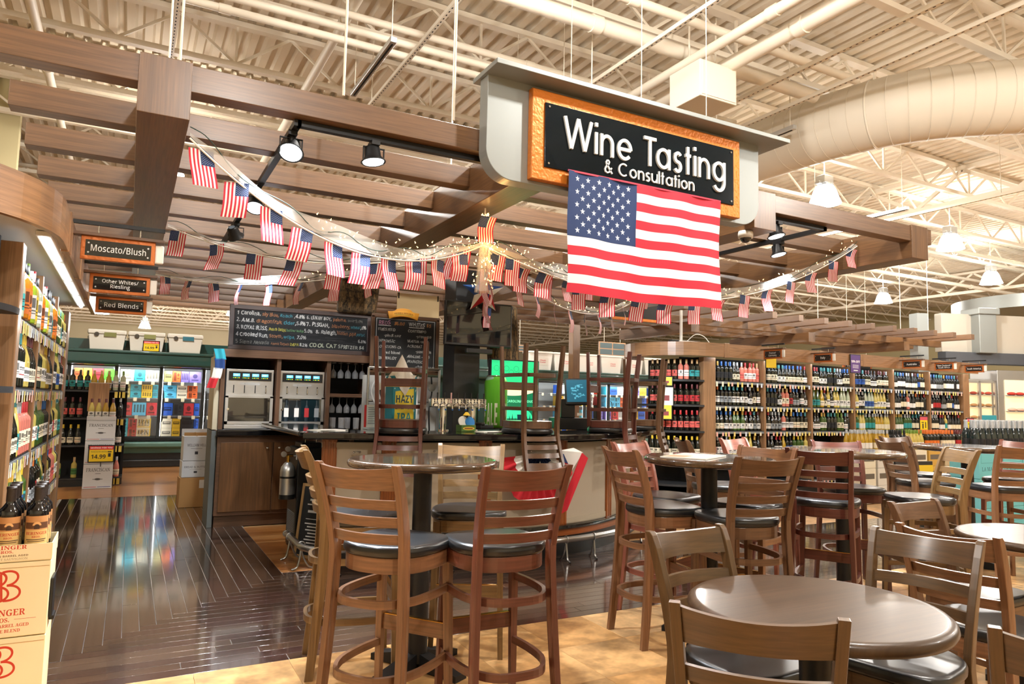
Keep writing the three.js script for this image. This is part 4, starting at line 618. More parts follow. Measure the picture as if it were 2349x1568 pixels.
// ------------------------------------------------------------------ end-cap rack at the far end of the aisle and the case column before it
{
  const Z = -12.35, X0 = -1.15, X1 = -0.02, W = X1 - X0, cx = (X0 + X1) / 2, t = thing('endcap_rack', 'black end-cap wine rack at the end of the aisle', 'shelf', [cx, 0, Z]);
  const ys = [1.41, 1.0, 0.6, 0.12];
  const sh = new THREE.Shape(); sh.moveTo(-W / 2, 0.5); sh.lineTo(-W / 2, 0.05); sh.quadraticCurveTo(-W / 2, -0.05, -W / 2 + 0.2, -0.1); sh.lineTo(W / 2 - 0.2, -0.1); sh.quadraticCurveTo(W / 2, -0.05, W / 2, 0.12); sh.lineTo(W / 2, 0.5); sh.closePath();
  for (const y of ys) part('shelf', flat(ext(sh, 0.025, 0)).translate(0, y - 0.025, 0), M.shelfDark, t);
  part('plinth', flat(ext(sh, 0.09, 0)), M.blackPlastic, t); part('back_panel', bx(W, 1.5, 0.03, 0, 0.77, -0.45), M.blackMatte, t); for (const s of [-1, 1]) part('upright', bx(0.04, 1.42, 0.05, s * (W / 2 - 0.02), 0.72, -0.4), M.blackMatte, t);
  part('wood_panel', rb(0.27, 0.42, 0.02, 0.003, 0.19, 1.31, 0.11), wood(0xb98c5e, 0.5), t, 'plain wood panel');
  const row = (lv, n, f, x0 = X0 + 0.1, dx = 0.095, dz = 0, w = 'end-cap rack') => { for (let i = 0; i < n; i++) bottle(...f(i), x0 + i * dx, ys[lv], Z + 0.02 + dz, w, 0); };
  row(0, 6, () => ['claret', 'dark', 'teal', 'black'], X0 + 0.12); row(0, 5, (i) => i < 3 ? ['burgundy', 'gold', 'white', 'cork'] : ['claret', 'clear', 'white', 'green'], X0 + 0.68);
  row(1, 5, () => ['claret', 'dark', 'coral', 'maroon'], X0 + 0.14); row(1, 4, () => ['burgundy', 'black', 'black', 'silver'], X0 + 0.76); row(2, 5, () => ['burgundy', 'dark', 'cream', 'yellow'], X0 + 0.14); row(2, 4, () => ['burgundy', 'black', 'white', 'black'], X0 + 0.76); row(3, 3, () => ['claret', 'straw', 'green', 'cork'], X0 + 0.3, 0.2); row(3, 4, () => ['burgundy', 'pink', 'cream', 'silver'], X0 + 0.76);
  const tg = []; for (const y of ys) for (let i = 0; i < 3; i++) tg.push(bx(0.06, 0.09, 0.003, W / 2 - 0.14 + 0.04 * i, y - 0.06, 0.1)); part('price_tags', mg(tg), paint(0xe8d060), t).userData.kind = 'stuff';
  const ft = canvasTex(256, 192, (x) => { x.fillStyle = '#d3d7db'; x.fillRect(0, 0, 256, 192); x.fillStyle = '#2c2f33'; x.textAlign = 'center'; x.font = '38px serif'; x.fillText('FRANCISCAN', 128, 56, 210); x.fillRect(104, 72, 48, 3); x.fillStyle = '#555'; x.beginPath(); x.ellipse(128, 118, 26, 9, 0, 0, 7); x.fill(); x.fillRect(84, 116, 88, 4); x.fillStyle = '#b33'; x.fillRect(10, 178, 110, 4); x.fillStyle = '#338'; x.fillRect(130, 178, 116, 4); }), fm = S({ map: ft, roughness: 0.7 });
  const hs = [[0, 0.35, 'bottom'], [0.352, 0.33, 'second'], [0.684, 0.29, 'third']];
  for (const [y, h, n] of hs) { const b = thing('wine_case', `grey-white wine case, ${n} from the floor in the column before the end-cap rack`, 'box', [-0.33, y, -12.02], 0.03); part('carton', rb(0.37, h - 0.003, 0.26, 0.004, 0, h / 2, 0), M.boxWhite, b); part('print', new THREE.PlaneGeometry(0.365, h - 0.01).translate(0, h / 2, 0.1306), fm, b); }
  const tr = thing('open_tray', 'grey-white tray of white wine on top of the case column', 'box', [-0.33, 0.976, -12.02], 0.03); part('base', bx(0.37, 0.01, 0.26, 0, 0.005, 0), M.boxWhite, tr); for (const s of [-1, 1]) { part('side', bx(0.37, 0.05, 0.004, 0, 0.03, s * 0.128), M.boxWhite, tr); part('side', bx(0.004, 0.05, 0.25, s * 0.183, 0.03, 0), M.boxWhite, tr); }
  for (let i = 0; i < 4; i++) bottle('burgundy', i < 2 ? 'straw' : 'gold', 'white', 'maroon', -0.465 + i * 0.09, 0.987, -11.98 , 'tray on the case column', 0);
  priceSign(-0.3, 0.5, -11.87, 0.3, 0.22, priceTex, 'yellow savings price sign on the column of wine cases');
}
// ------------------------------------------------------------------ cartons beside the cabinet
{
  const box = (y, w, h, d, mat, txt, label, x = 0.77, z = -9.72, ry = 0.04) => { const t = thing('carton', label, 'box', [x, y, z], ry); part('carton_body', rb(w, h - 0.002, d, 0.004, 0, h / 2, 0), mat, t); if (txt) { const tx = canvasTex(256, 192, (c) => { c.fillStyle = mat === M.card ? '#b48a55' : '#d3d8dc'; c.fillRect(0, 0, 256, 192); c.fillStyle = '#3a3e44'; c.textAlign = 'center'; c.font = '30px sans-serif'; c.fillText(txt, 128, 80, 220); c.fillRect(70, 96, 116, 2); c.fillRect(112, 120, 32, 24); }); part('print', new THREE.PlaneGeometry(w - 0.01, h - 0.01).translate(0, h / 2, d / 2 + 0.0006), S({ map: tx, roughness: 0.7 }), t); } return t; };
  const b0 = box(0, 0.34, 0.36, 0.28, M.card, null, 'plain brown carton on the floor by the cabinet end'); part('shipping_label', bx(0.1, 0.1, 0.001, 0.1, 0.28, 0.1406), M.paper, b0);
  box(0.362, 0.31, 0.2, 0.26, M.boxWhite, 'BREAD & BUTTER', 'grey-white carton in the middle of the stack by the cabinet end');
  const b2 = box(0.564, 0.3, 0.3, 0.26, M.boxWhite, 'WILLIAM HILL', 'grey-white open carton on top of the stack by the cabinet end'); part('flap', bx(0.3, 0.1, 0.004, 0, 0.33, -0.14).rotateX(0), M.boxWhite, b2); part('divider_insert', mg(bx(0.004, 0.06, 0.24, 0, 0.31, 0), bx(0.27, 0.06, 0.004, 0, 0.31, 0)), M.card, b2);
}
// ------------------------------------------------------------------ reach-in cooler across the back
{
  const Z = -15.3, X0 = -2.1, X1 = 13.6, t = thing('beer_cooler', 'long green reach-in beer cooler with glass doors across the back', 'cooler');
  const W = X1 - X0, cx = (X0 + X1) / 2;
  part('canopy', mg(rb(W, 0.26, 0.5, 0.06, cx, 2.03, Z + 0.02, 3), rb(W, 0.06, 0.06, 0.02, cx, 2.15, Z + 0.26)), M.green, t); part('top_board', bx(W, 0.24, 0.05, cx, 2.28, Z - 0.3), M.green, t); part('roof', bx(W, 0.05, 1.1, cx, 2.13, Z - 0.6), M.green, t);
  part('base', mg(rb(W, 0.1, 0.3, 0.03, cx, 0.42, Z + 0.1), bx(W, 0.14, 0.12, cx, 0.32, Z + 0.05)), M.greenLight, t); part('kick', mg(bx(W, 0.12, 0.2, cx, 0.2, Z + 0.05), rb(W, 0.14, 0.12, 0.02, cx, 0.07, Z + 0.14)), M.blackPlastic, t); part('sill', bx(W, 0.04, 0.14, cx, 0.52, Z), M.blackPlastic, t);
  part('back_wall', bx(W, 2.1, 0.05, cx, 1.1, Z - 1.1), M.white, t); part('floor_pan', bx(W, 0.05, 1.0, cx, 0.5, Z - 0.6), M.shelfGrey, t);
  const dw = 0.76, seen = (x) => (x < 1.7) || (x > 7.6);
  for (let x = X0 + 0.35; x < X1 - 0.3; x += dw) {
    if (!seen(x)) { part('door_blank', bx(dw, 1.4, 0.04, x + dw / 2, 1.22, Z - 0.02), M.green, t); continue; }
    const fm2 = paint(0x33393a, 0.4), dr = part('door', rb(0.06, 1.38, 0.07, 0.008, x, 1.225, Z), fm2, t, 'glass cooler door with dark frame'); part('pane', bx(dw - 0.06, 1.34, 0.004, x + dw / 2, 1.225, Z - 0.005), M.glass, dr, 'clear glass pane');
    part('door_rail', bx(dw - 0.06, 0.04, 0.05, x + dw / 2, 1.9, Z), fm2, dr); part('door_rail', bx(dw - 0.06, 0.03, 0.05, x + dw / 2, 0.555, Z), fm2, dr);
    part('handle', tube([[x + 0.05, 0.85, Z + 0.03], [x + 0.06, 0.9, Z + 0.07], [x + 0.06, 1.4, Z + 0.07], [x + 0.05, 1.45, Z + 0.03]], 0.01, 16, 6), M.blackPlastic, dr);
    for (const y of [0.96, 1.3, 1.62]) { part('shelf', bx(dw - 0.02, 0.015, 0.5, x + dw / 2, y - 0.008, Z - 0.42), M.shelfGrey, t); const g = []; for (let i = 0; i < 3; i++) g.push(bx(0.06, 0.07, 0.003, x + 0.16 + i * 0.22 + rr(-0.04, 0.04), y - 0.03, Z - 0.165)); part('price_tags', mg(g), paint(0xefe3c2), t).userData.kind = 'stuff'; }
    const gl = part('door_lamp', bx(0.03, 1.3, 0.02, x + 0.03, 1.225, Z - 0.09), M.stripGlow, t, 'glowing vertical lamp'); gl.userData.lit = 1;
    const l = new THREE.RectAreaLight(0xf2faff, COOLER, 0.6, 0.06); l.position.set(x + dw / 2, 1.88, Z - 0.1); scene.add(l); l.lookAt(x + dw / 2, 1.0, Z - 0.4);
  }
  // packs of beer on the shelves
  const pc = { teal: 0x27a0b0, orange: 0xe0662c, blue: 0x2056b8, white: 0xe6e6e2, yellow: 0xeec02e, green: 0x59b42e, purple: 0x7d6bb8, red: 0xc03238, black: 0x2b2c30, sky: 0x5cc0e6, olive: 0xb8a865, cream: 0xefe6cc };
  const deco = [0, 1, 2, 3].map((k) => canvasTex(96, 96, (x) => { x.fillStyle = '#fff'; x.fillRect(0, 0, 96, 96); x.fillStyle = '#8a8a8a'; if (k === 0) { x.beginPath(); x.arc(48, 40, 20, 0, 7); x.fill(); x.fillRect(18, 70, 60, 10); } if (k === 1) { for (let i = 0; i < 4; i++) x.fillRect(8 + i * 22, 14, 14, 60); } if (k === 2) { x.fillRect(8, 30, 80, 30); x.fillStyle = '#fff'; x.fillRect(18, 38, 60, 6); } if (k === 3) { x.fillRect(10, 10, 34, 76); x.beginPath(); x.arc(68, 30, 14, 0, 7); x.fill(); x.fillRect(54, 60, 30, 8); } }));
  const ipaT = canvasTex(96, 96, (x) => { x.fillStyle = '#ece6d4'; x.fillRect(0, 0, 96, 96); x.fillStyle = '#26262a'; x.font = 'bold 46px serif'; x.textAlign = 'center'; x.fillText('IPA', 48, 62, 84); x.fillRect(8, 84, 80, 3); });
  const pm = {}; const pmat = (c, k) => pm[c + k] ??= [paint(pc[c], 0.5), S({ color: pc[c], map: deco[k], roughness: 0.5 })]; const ipaM = S({ map: ipaT, roughness: 0.5 });
  const bxg = {}; const pack = (x, y, w, h, c, k) => { const t2 = thing('beer_pack', k === 9 ? 'cream beer carton printed IPA behind the cooler glass' : `${c} beer carton behind the cooler glass`, 'beer pack', [x, y, Z - 0.32], 0, k === 9 ? 'cream IPA cartons' : `${c} beer cartons in the cooler`); const id = w.toFixed(2) + h.toFixed(2); part('carton_body', bxg[id] ??= rb(w, h - 0.003, 0.22, 0.005, 0, h / 2, 0), k === 9 ? paint(0xece6d4, 0.5) : pmat(c, k)[0], t2); part('print', bxg['p' + id] ??= new THREE.PlaneGeometry(w - 0.01, h - 0.012).translate(0, h / 2, 0.1106), k === 9 ? ipaM : pmat(c, k)[1], t2); };
  const cols = Object.keys(pc);
  for (let x = X0 + 0.35; x < X1 - 0.3; x += dw) {
    if (x < -1.0 || (x > 1.2 && x < 9.2)) continue;
    for (const [y, h, n] of [[1.62, 0.22, 1], [1.3, 0.13, 2], [0.96, 0.25, 1], [0.528, 0.19, 2]]) { let a = x + 0.06; while (a < x + dw - 0.1) { let w = pick([0.15, 0.19, 0.24]); const c = x > 9 && rnd() < 0.5 ? pick(['blue', 'yellow', 'sky', 'white']) : pick(cols), k = Math.floor(rnd() * 4); if (a + w > x + dw - 0.03) w = x + dw - 0.03 - a; if (w < 0.09) break; for (let i = 0; i < n; i++) pack(a + w / 2, y + i * h, w - 0.006, h, c, k); a += w; } }
  }
  for (let i = 0; i < 2; i++) pack(0.28, 0.528 + i * 0.21, 0.23, 0.21, 'cream', 9);
  const gl = [['tan foam ice chest with camouflage sticker on the cooler roof, nearest the aisle gondola', -0.42, 0x77783f], ['tan foam ice chest behind a yellow price sign on the cooler roof', 0.24, 0x8a8a50], ['tan foam ice chest with teal sticker on the cooler roof', 0.91, 0x2d6f80]];
  for (const [l, x, c] of gl) { const k = thing('ice_chest', l, 'ice chest', [x, 2.186, Z - 0.02]); part('tub', ext([[-0.26, 0], [0.26, 0], [0.29, 0.26], [-0.29, 0.26]], 0.3, 0.01).translate(0, 0.01, -0.15), M.foam, k); part('lid', rb(0.64, 0.09, 0.36, 0.03, 0, 0.325, 0, 3), M.foam, k); for (const s of [-1, 1]) part('handle', rb(0.04, 0.06, 0.14, 0.01, s * 0.3, 0.22, 0), M.foam, k); part('sticker', bx(0.2, 0.08, 0.002, 0.05, 0.28, 0.183), paint(c), k); part('badge', cyl(0.04, 0.04, 0.002, 16).rotateX(Math.PI / 2).translate(-0.17, 0.28, 0.183), paint(0x3a3328), k); }
  priceSign(0.32, 2.28, Z + 0.27, 0.26, 0.18, priceTex, 'yellow price sign on the green cooler canopy before the ice chests');
  const rt = canvasTex(128, 96, (x) => { x.fillStyle = '#e8e4dc'; x.fillRect(0, 0, 128, 96); x.fillStyle = '#c8323a'; x.font = 'italic bold 22px serif'; x.textAlign = 'center'; x.fillText('Classic', 64, 44, 100); x.fillText('Cooler', 64, 68, 100); }), rm = S({ map: rt, roughness: 0.7 });
  for (let i = 0; i < 6; i++) { const k = thing('foam_cooler', 'white foam cooler with red lettering on the cooler roof behind the bar', 'ice chest', [9.0 + i * 0.72, 2.186, Z - 0.02], 0, 'white foam coolers'); part('tub', ext([[-0.28, 0], [0.28, 0], [0.33, 0.4], [-0.33, 0.4]], 0.3, 0.006).translate(0, 0.006, -0.15), M.white, k); part('print', new THREE.PlaneGeometry(0.3, 0.2).translate(0.05, 0.22, 0.158), rm, k); part('lid', rb(0.69, 0.05, 0.36, 0.01, 0, 0.44, 0), M.white, k); }
  const as = (x, y, z, w, h) => { const k = thing('aisle_sign', 'dark hanging aisle sign in a wood frame above the coolers', 'sign', [x, y, z], 0, 'aisle signs'); part('frame', rb(w, h, 0.04, 0.005), M.cornice, k); for (let i = 0; i < 2; i++) for (let j = 0; j < 2; j++) part('panel', bx(w / 2 - 0.06, h / 2 - 0.05, 0.01, (i - 0.5) * (w / 2 - 0.02), (j - 0.5) * (h / 2 - 0.02), 0.02), paint(0x3a4a4c), k); part('cable', mg(rod([-w * 0.3, h / 2, 0], [-w * 0.3, 6.4 - y, 0], 0.008), rod([w * 0.3, h / 2, 0], [w * 0.3, 6.4 - y, 0], 0.008)), M.ceilSteel, k); };
  as(12.9, 3.05, -17.5, 1.0, 0.42); as(9.4, 2.9, -17.5, 0.9, 0.2);
  single('store_column', mg(rb(0.2, 6.4, 0.2, 0.01, 0, 3.2, 0)), M.pergola, 'tall square wood column beyond the bar', 'column', [9.35, 0, -14.2]);
}
// ------------------------------------------------------------------ back-bar cabinet with wine dispensers
{
  const Z = -8.0, X0 = 0.84, X1 = 2.52, W = X1 - X0, cx = (X0 + X1) / 2, t = thing('bar_cabinet', 'tall brown back-bar cabinet with black counter and open upper bays', 'cabinet', [0, 0, 0]);
  part('body', mg(rb(W, 0.82, 0.58, 0.004, cx, 0.53, Z - 0.3), bx(W - 0.02, 0.12, 0.5, cx, 0.06, Z - 0.3)), M.cabinet, t);
  for (const [a, b] of [[0.875, 1.4], [1.412, 1.95], [1.962, 2.49]]) { const d = part('door', rb(b - a, 0.72, 0.02, 0.003, (a + b) / 2, 0.52, Z - 0.002), M.cabinetDoor, t); for (const kx of [a === 0.875 ? b - 0.06 : a + 0.05]) part('knob', mg(sph(0.014, kx, 0.82, Z + 0.03), cyl(0.006, 0.008, 0.02, 8).rotateX(Math.PI / 2).translate(kx, 0.82, Z + 0.015)), M.chrome, d); }
  part('counter', rb(W + 0.04, 0.075, 0.66, 0.018, cx, 0.98, Z - 0.28, 3), M.granite, t, 'black granite counter');
  for (const x of [0.86, 1.43, 1.975, 2.49]) part('upright', rb(0.045, 0.77, 0.56, 0.003, x, 1.4, Z - 0.3), M.cabinet, t);
  part('back_panel', bx(W, 0.82, 0.02, cx, 1.4, Z - 0.57), M.blackMatte, t); part('top', rb(W + 0.05, 0.085, 0.62, 0.004, cx, 1.82, Z - 0.29), M.cabinet, t); part('glass_shelf', rb(0.47, 0.04, 0.54, 0.003, 2.232, 1.4, Z - 0.3), M.cabinet, t);
  part('side_trim', rb(0.05, 1.0, 0.5, 0.003, 0.81, 0.5, Z - 0.3), paint(0x5e6360, 0.6), t); part('side_trim', rb(0.05, 0.78, 0.5, 0.003, 0.81, 1.4, Z - 0.3), paint(0xbfb59a, 0.7), t);
  const scr = canvasTex(256, 64, (x) => { x.fillStyle = '#0d0f12'; x.fillRect(0, 0, 256, 64); for (let i = 0; i < 4; i++) { x.fillStyle = '#59c2ff'; x.fillRect(22 + i * 58, 12, 42, 24); x.fillStyle = '#bfe6ff'; x.fillRect(26 + i * 58, 17, 34, 4); x.fillRect(26 + i * 58, 25, 26, 4); for (let j = 0; j < 4; j++) { x.fillStyle = j % 2 ? '#e8d23a' : '#58c25a'; x.fillRect(22 + i * 58 + j * 11, 44, 7, 6); } } });
  const wt = canvasTex(256, 32, (x) => { x.fillStyle = '#b9bbba'; x.fillRect(0, 0, 256, 32); x.fillStyle = '#4a4c4e'; x.font = '20px sans-serif'; x.textAlign = 'center'; x.letterSpacing = '4px'; x.fillText('WineStation', 128, 22, 220); });
  const mach = (x, label, filled) => {
    const m = thing('wine_dispenser', label, 'dispenser', [x, 1.0185, Z - 0.27]), w = 0.488;
    part('case', rb(w, 0.64, 0.42, 0.006, 0, 0.32, -0.03), M.brushed, m); part('display', bx(w - 0.05, 0.095, 0.008, 0, 0.565, 0.183), M.blackPlastic, m); part('screen', new THREE.PlaneGeometry(w - 0.06, 0.085).translate(0, 0.565, 0.1885), S({ map: scr, emissiveMap: scr, emissive: 0xffffff, emissiveIntensity: 0.9, roughness: 0.2 }), m, 'blue lit displays');
    part('nameplate', new THREE.PlaneGeometry(0.2, 0.022).translate(0, 0.482, 0.1812), S({ map: wt, roughness: 0.4, metalness: 0.4 }), m);
    for (let i = 0; i < 4; i++) { part('nozzle_slot', bx(0.009, 0.085, 0.006, -0.165 + i * 0.11, 0.425, 0.181), M.blackMatte, m); if (filled || i === 3) part('nozzle', mg(cyl(0.004, 0.007, 0.06, 8, -0.165 + i * 0.11, 0.42, 0.19)), M.chrome, m); }
    part('door_frame', mg(bx(w, 0.025, 0.02, 0, 0.345, 0.19), bx(w, 0.03, 0.02, 0, 0.065, 0.19), bx(0.03, 0.3, 0.02, -w / 2 + 0.015, 0.2, 0.19), bx(0.03, 0.3, 0.02, w / 2 - 0.015, 0.2, 0.19)), M.brushed, m); part('chamber', bx(w - 0.05, 0.27, 0.004, 0, 0.205, 0.183), gloss(filled ? 0x16242a : 0x0f0f10), m); part('window', bx(w - 0.06, 0.26, 0.003, 0, 0.205, 0.196), M.glass, m, 'clear window'); part('lock', cyl(0.012, 0.012, 0.01, 12).rotateX(Math.PI / 2).translate(-w / 2 + 0.03, 0.21, 0.205), M.chrome, m); part('base_strip', rb(w, 0.04, 0.03, 0.003, 0, 0.022, 0.185), M.brushed, m);
    if (filled) ['white', 'white', 'red', 'grey'].forEach((c, i) => { const b = part('chilled_bottle', BT.claret.g.clone().scale(0.5, 0.8, 0.12).translate(-0.165 + i * 0.11, 0.08, 0.19), gloss(0x2b3a44), m); part('chilled_label', rb(0.05, 0.1, 0.002, 0.0008, -0.165 + i * 0.11, 0.18, 0.195), paint(LB[c]), m); });

  };
  mach(1.147, 'steel wine dispenser with an empty dark window, in the first bay of the cabinet', false); mach(1.703, 'steel wine dispenser with four bottles behind its window, in the second bay of the cabinet', true);
  // glasses: hanging stemware, tumblers
  const wg = lathe([[0.03, 0], [0.032, -0.002], [0.004, -0.008], [0.0035, -0.07], [0.012, -0.08], [0.033, -0.11], [0.036, -0.14], [0.03, -0.175]], 14), gm = P({ color: 0xffffff, transmission: 0.9, thickness: 0, roughness: 0.03, ior: 1.45 });
  for (const [y, n] of [[1.772, 'upper'], [1.375, 'lower']]) for (let i = 0; i < 5; i++) { const g = thing('wine_glass', `wine glass hanging upside down in the ${n} rack of the cabinet`, 'glass', [2.05 + i * 0.085, y, Z - 0.12], 0, `glasses in the ${n} rack`); part('bowl', wg, gm, g); part('foot_ring', new THREE.TorusGeometry(0.031, 0.002, 4, 14).rotateX(Math.PI / 2), M.chrome, g); }
  for (let i = 0; i < 4; i++) { const g = thing('glass_jar', 'clear glass tumbler on the counter below the racks', 'glass', [2.06 + i * 0.085, 1.0185, Z - 0.1 + (i % 2) * 0.06], 0, 'tumblers on the counter'); part('wall', lathe([[0.033, 0.004], [0.036, 0.13], [0.034, 0.13], [0.031, 0.01], [0.001, 0.008]], 16), gm, g); part('base', cyl(0.033, 0.033, 0.006, 16, 0, 0.003, 0), M.chrome, g); }
  const mn = canvasTex(128, 176, (x) => { x.fillStyle = '#dfe8e4'; x.fillRect(0, 0, 128, 176); x.fillStyle = '#345'; for (let i = 0; i < 10; i++) x.fillRect(16, 16 + i * 15, 60 + ((i * 37) % 40), 4); });
  const ms = thing('menu_stand', 'acrylic menu stand with a pale card and red edge on the counter', 'menu', [1.98, 1.09, -6.35], 0.25); part('card', rb(0.14, 0.2, 0.004, 0.001, 0, 0.12, 0), M.paper, ms); part('print', new THREE.PlaneGeometry(0.132, 0.19).translate(0, 0.12, 0.0026), S({ map: mn, roughness: 0.4 }), ms); part('edge', bx(0.012, 0.2, 0.02, -0.076, 0.12, 0), paint(0xc0262a), ms); part('foot', rb(0.16, 0.02, 0.06, 0.004, 0, 0.01, 0), gloss(0xb9c4c6), ms);
  // chalkboard of beers: unsteady hand-drawn letters
  const chalk = (x, tx, xx, y, c, s, w) => { x.font = `${s}px sans-serif`; const k = Math.min(1, w / x.measureText(tx).width); let p = xx; for (const ch of tx) { const cw = x.measureText(ch).width * k; x.save(); x.translate(p, y + rr(-0.06, 0.06) * s); x.rotate(rr(-0.09, 0.09)); x.transform(k * rr(0.88, 1.05), 0, rr(-0.2, 0.06), rr(0.9, 1.1), 0, 0); x.globalAlpha = rr(0.72, 1); x.strokeStyle = x.fillStyle = c; x.lineWidth = s * 0.035; x.strokeText(ch, 0, 0); x.globalAlpha *= 0.45; x.fillText(ch, 0, 0); x.restore(); p += cw; } };
  const cb = canvasTex(1400, 430, (x) => {
    x.fillStyle = '#17181a'; x.fillRect(0, 0, 1400, 430); x.globalAlpha = 0.06; x.fillStyle = '#fff'; for (let i = 0; i < 60; i++) x.fillRect(rr(0, 1300), rr(0, 420), rr(60, 300), rr(3, 14)); x.globalAlpha = 1;
    const W_ = '#e8e8e4', O = '#c9824e', B = '#3fa0b4', Y = '#dcd24a', G = '#6fa66a', D_ = '#8a8a84';
    const ln = (y, ps) => { for (const [tx, xx, c, s, w] of ps) chalk(x, tx, xx, y, c, s, w); };
    ln(70, [['1 Carolina,', 20, W_, 56, 240], ['sky Blue,', 270, O, 50, 170], ['Kolsch', 450, B, 46, 130], [',4.8%', 600, W_, 56, 110], ['6. LENNY BOY,', 730, W_, 50, 270], ['paloma,', 1015, O, 48, 150], ['sour 5.0%', 1180, D_, 42, 170]]);
    ln(150, [['2. A.M.B.', 20, W_, 58, 180], ['dragonfruit', 215, O, 54, 260], ['cider', 490, B, 52, 120], [',5.8%', 610, W_, 56, 110], ['7. PISGAH,', 730, W_, 58, 250], ['blueberry,', 1000, O, 54, 210], ['wheat', 1215, B, 50, 110], [',6%', 1325, W_, 54, 66]]);
    ln(232, [['3. ROYAL BLISS,', 20, W_, 58, 310], ['Peach baby,', 340, Y, 44, 180], ['berliner weisse', 525, G, 40, 180], ['5.0%', 710, W_, 52, 90], ['8. Raleigh,', 830, W_, 58, 230], ['hidden pipe', 1065, O, 52, 210], ['porter,', 1280, B, 46, 100]]);
    ln(312, [['4 Crooked Run,', 20, W_, 58, 320], ['Storm,', 350, O, 52, 140], ['wcipa,', 495, B, 50, 120], ['7.0%', 630, W_, 56, 100], ['6.8%', 1300, W_, 50, 90]]);
    ln(392, [['5 Sierra Nevada', 20, D_, 54, 330], ['Atomic Torpedo', 370, O, 38, 190], ['2xIPA', 565, Y, 40, 90], ['8.2%', 665, W_, 50, 80], ['COOL CAT', 765, '#c9d0b4', 64, 300], ['SPRITZER $4', 1080, '#d9dcd0', 52, 300]]);
  });
  const c1 = thing('beer_chalkboard', 'long chalkboard listing beers in a dark frame on top of the cabinet', 'chalkboard', [1.68, 1.8645, Z - 0.06]); c1.rotation.x = -0.05;
  part('board', rb(1.5, 0.45, 0.015, 0.002, 0, 0.245, 0), M.blackMatte, c1); part('writing', new THREE.PlaneGeometry(1.46, 0.42).translate(0, 0.245, 0.0082), S({ map: cb, roughness: 0.85 }), c1, 'coloured chalk lettering');
  part('frame', mg(rb(1.56, 0.05, 0.035, 0.006, 0, 0.465, 0), rb(1.56, 0.05, 0.035, 0.006, 0, 0.026, 0), rb(0.05, 0.44, 0.035, 0.006, -0.755, 0.245, 0), rb(0.05, 0.44, 0.035, 0.006, 0.755, 0.245, 0)), wood(0x3b2622, 0.5), c1);
  const cb2 = canvasTex(640, 560, (x) => {
    x.fillStyle = '#1b1c1d'; x.fillRect(0, 0, 640, 560); x.strokeStyle = '#8f9394'; x.lineWidth = 8; x.strokeRect(10, 10, 620, 540);
    const ln = (tx, xx, y, c, s, w) => chalk(x, tx, xx, y, c, s, w);
    ln('REDS', 30, 72, '#d08aa8', 54, 150); ln('$6.00', 190, 72, '#d9883c', 46, 120); ln('WHITES', 350, 76, '#e6e6e2', 54, 170); ln('$5', 540, 72, '#d9883c', 46, 70); x.fillStyle = '#e6e6e2'; x.fillRect(352, 86, 166, 5); x.fillRect(30, 82, 130, 5);
    ['FIRESTEED', '-pinot noir', 'INTRINSIC', 'LOCATIONS CA', '-red blend', 'H3 MERLOT'].forEach((s, i) => ln(s, s[0] === '-' ? 90 : 28, 140 + i * 62, '#d6d6d0', 38, 250)); ['CONTEMPO', '-prosecco', 'MATUA -sauv', 'ACROBAT', '-pinot gris', 'AVALINE -rosé', 'FRANCISCAN', '-chardonnay'].forEach((s, i) => ln(s, s[0] === '-' ? 430 : 340, 140 + i * 56, '#dcdcd6', 38, 270));
  });
  const c2 = thing('wine_chalkboard', 'wine chalkboard listing reds and whites between cabinet and television', 'chalkboard', [2.82, 1.69, -7.88]); part('board', rb(0.78, 0.64, 0.015, 0.002, 0, 0.32, 0), M.blackMatte, c2); part('writing', new THREE.PlaneGeometry(0.74, 0.6).translate(0, 0.32, 0.0082), S({ map: cb2, roughness: 0.85 }), c2); part('frame', mg(rb(0.84, 0.045, 0.03, 0.005, 0, 0.64, 0), rb(0.84, 0.045, 0.03, 0.005, 0, 0, 0), rb(0.045, 0.64, 0.03, 0.005, -0.4, 0.32, 0), rb(0.045, 0.64, 0.03, 0.005, 0.4, 0.32, 0)), wood(0x5a3a1c, 0.5), c2); part('back_stay', bx(0.04, 1.69, 0.03, 0, -0.85, -0.03), M.cabinet, c2);
  const pq = canvasTex(256, 96, (x) => { x.fillStyle = '#d99a2a'; x.fillRect(0, 0, 256, 96); x.fillStyle = '#3a2410'; x.font = 'bold 34px serif'; x.textAlign = 'center'; x.fillText('SIERRA NEVADA', 128, 58, 220); x.fillStyle = '#4f7f3a'; x.fillRect(30, 72, 196, 8); });
  const pl = thing('scroll_plaque', 'golden scroll-shaped beer plaque on top of the wine chalkboard', 'plaque', [2.77, 2.35, -7.84]); const ps = new THREE.Shape(); ps.moveTo(-0.17, -0.05); ps.quadraticCurveTo(0, 0.02, 0.17, -0.05); ps.lineTo(0.19, 0.03); ps.quadraticCurveTo(0.1, 0.03, 0.09, 0.06); ps.quadraticCurveTo(0, 0.09, -0.09, 0.06); ps.quadraticCurveTo(-0.1, 0.03, -0.19, 0.03); ps.closePath(); part('scroll', ext(ps, 0.015, 0.003), paint(0xcf8e26, 0.45), pl); part('print', bend(new THREE.PlaneGeometry(0.27, 0.06, 10, 1).translate(0, 0.02, 0.019), (x, y, z) => [x, y - x * x * 0.9, z]), S({ map: pq, roughness: 0.5 }), pl);
  const camoT = dataTex(256, 256, (i) => { const a = mo[(i * 3) % mo.length], b = mo[(i * 2 + 9000) % mo.length]; return a > 0.55 ? [120, 95, 62] : b > 0.5 ? [70, 56, 36] : [42, 36, 26]; }); camoT.repeat.set(1.5, 1.5); const camo = S({ map: camoT, roughness: 0.95 });
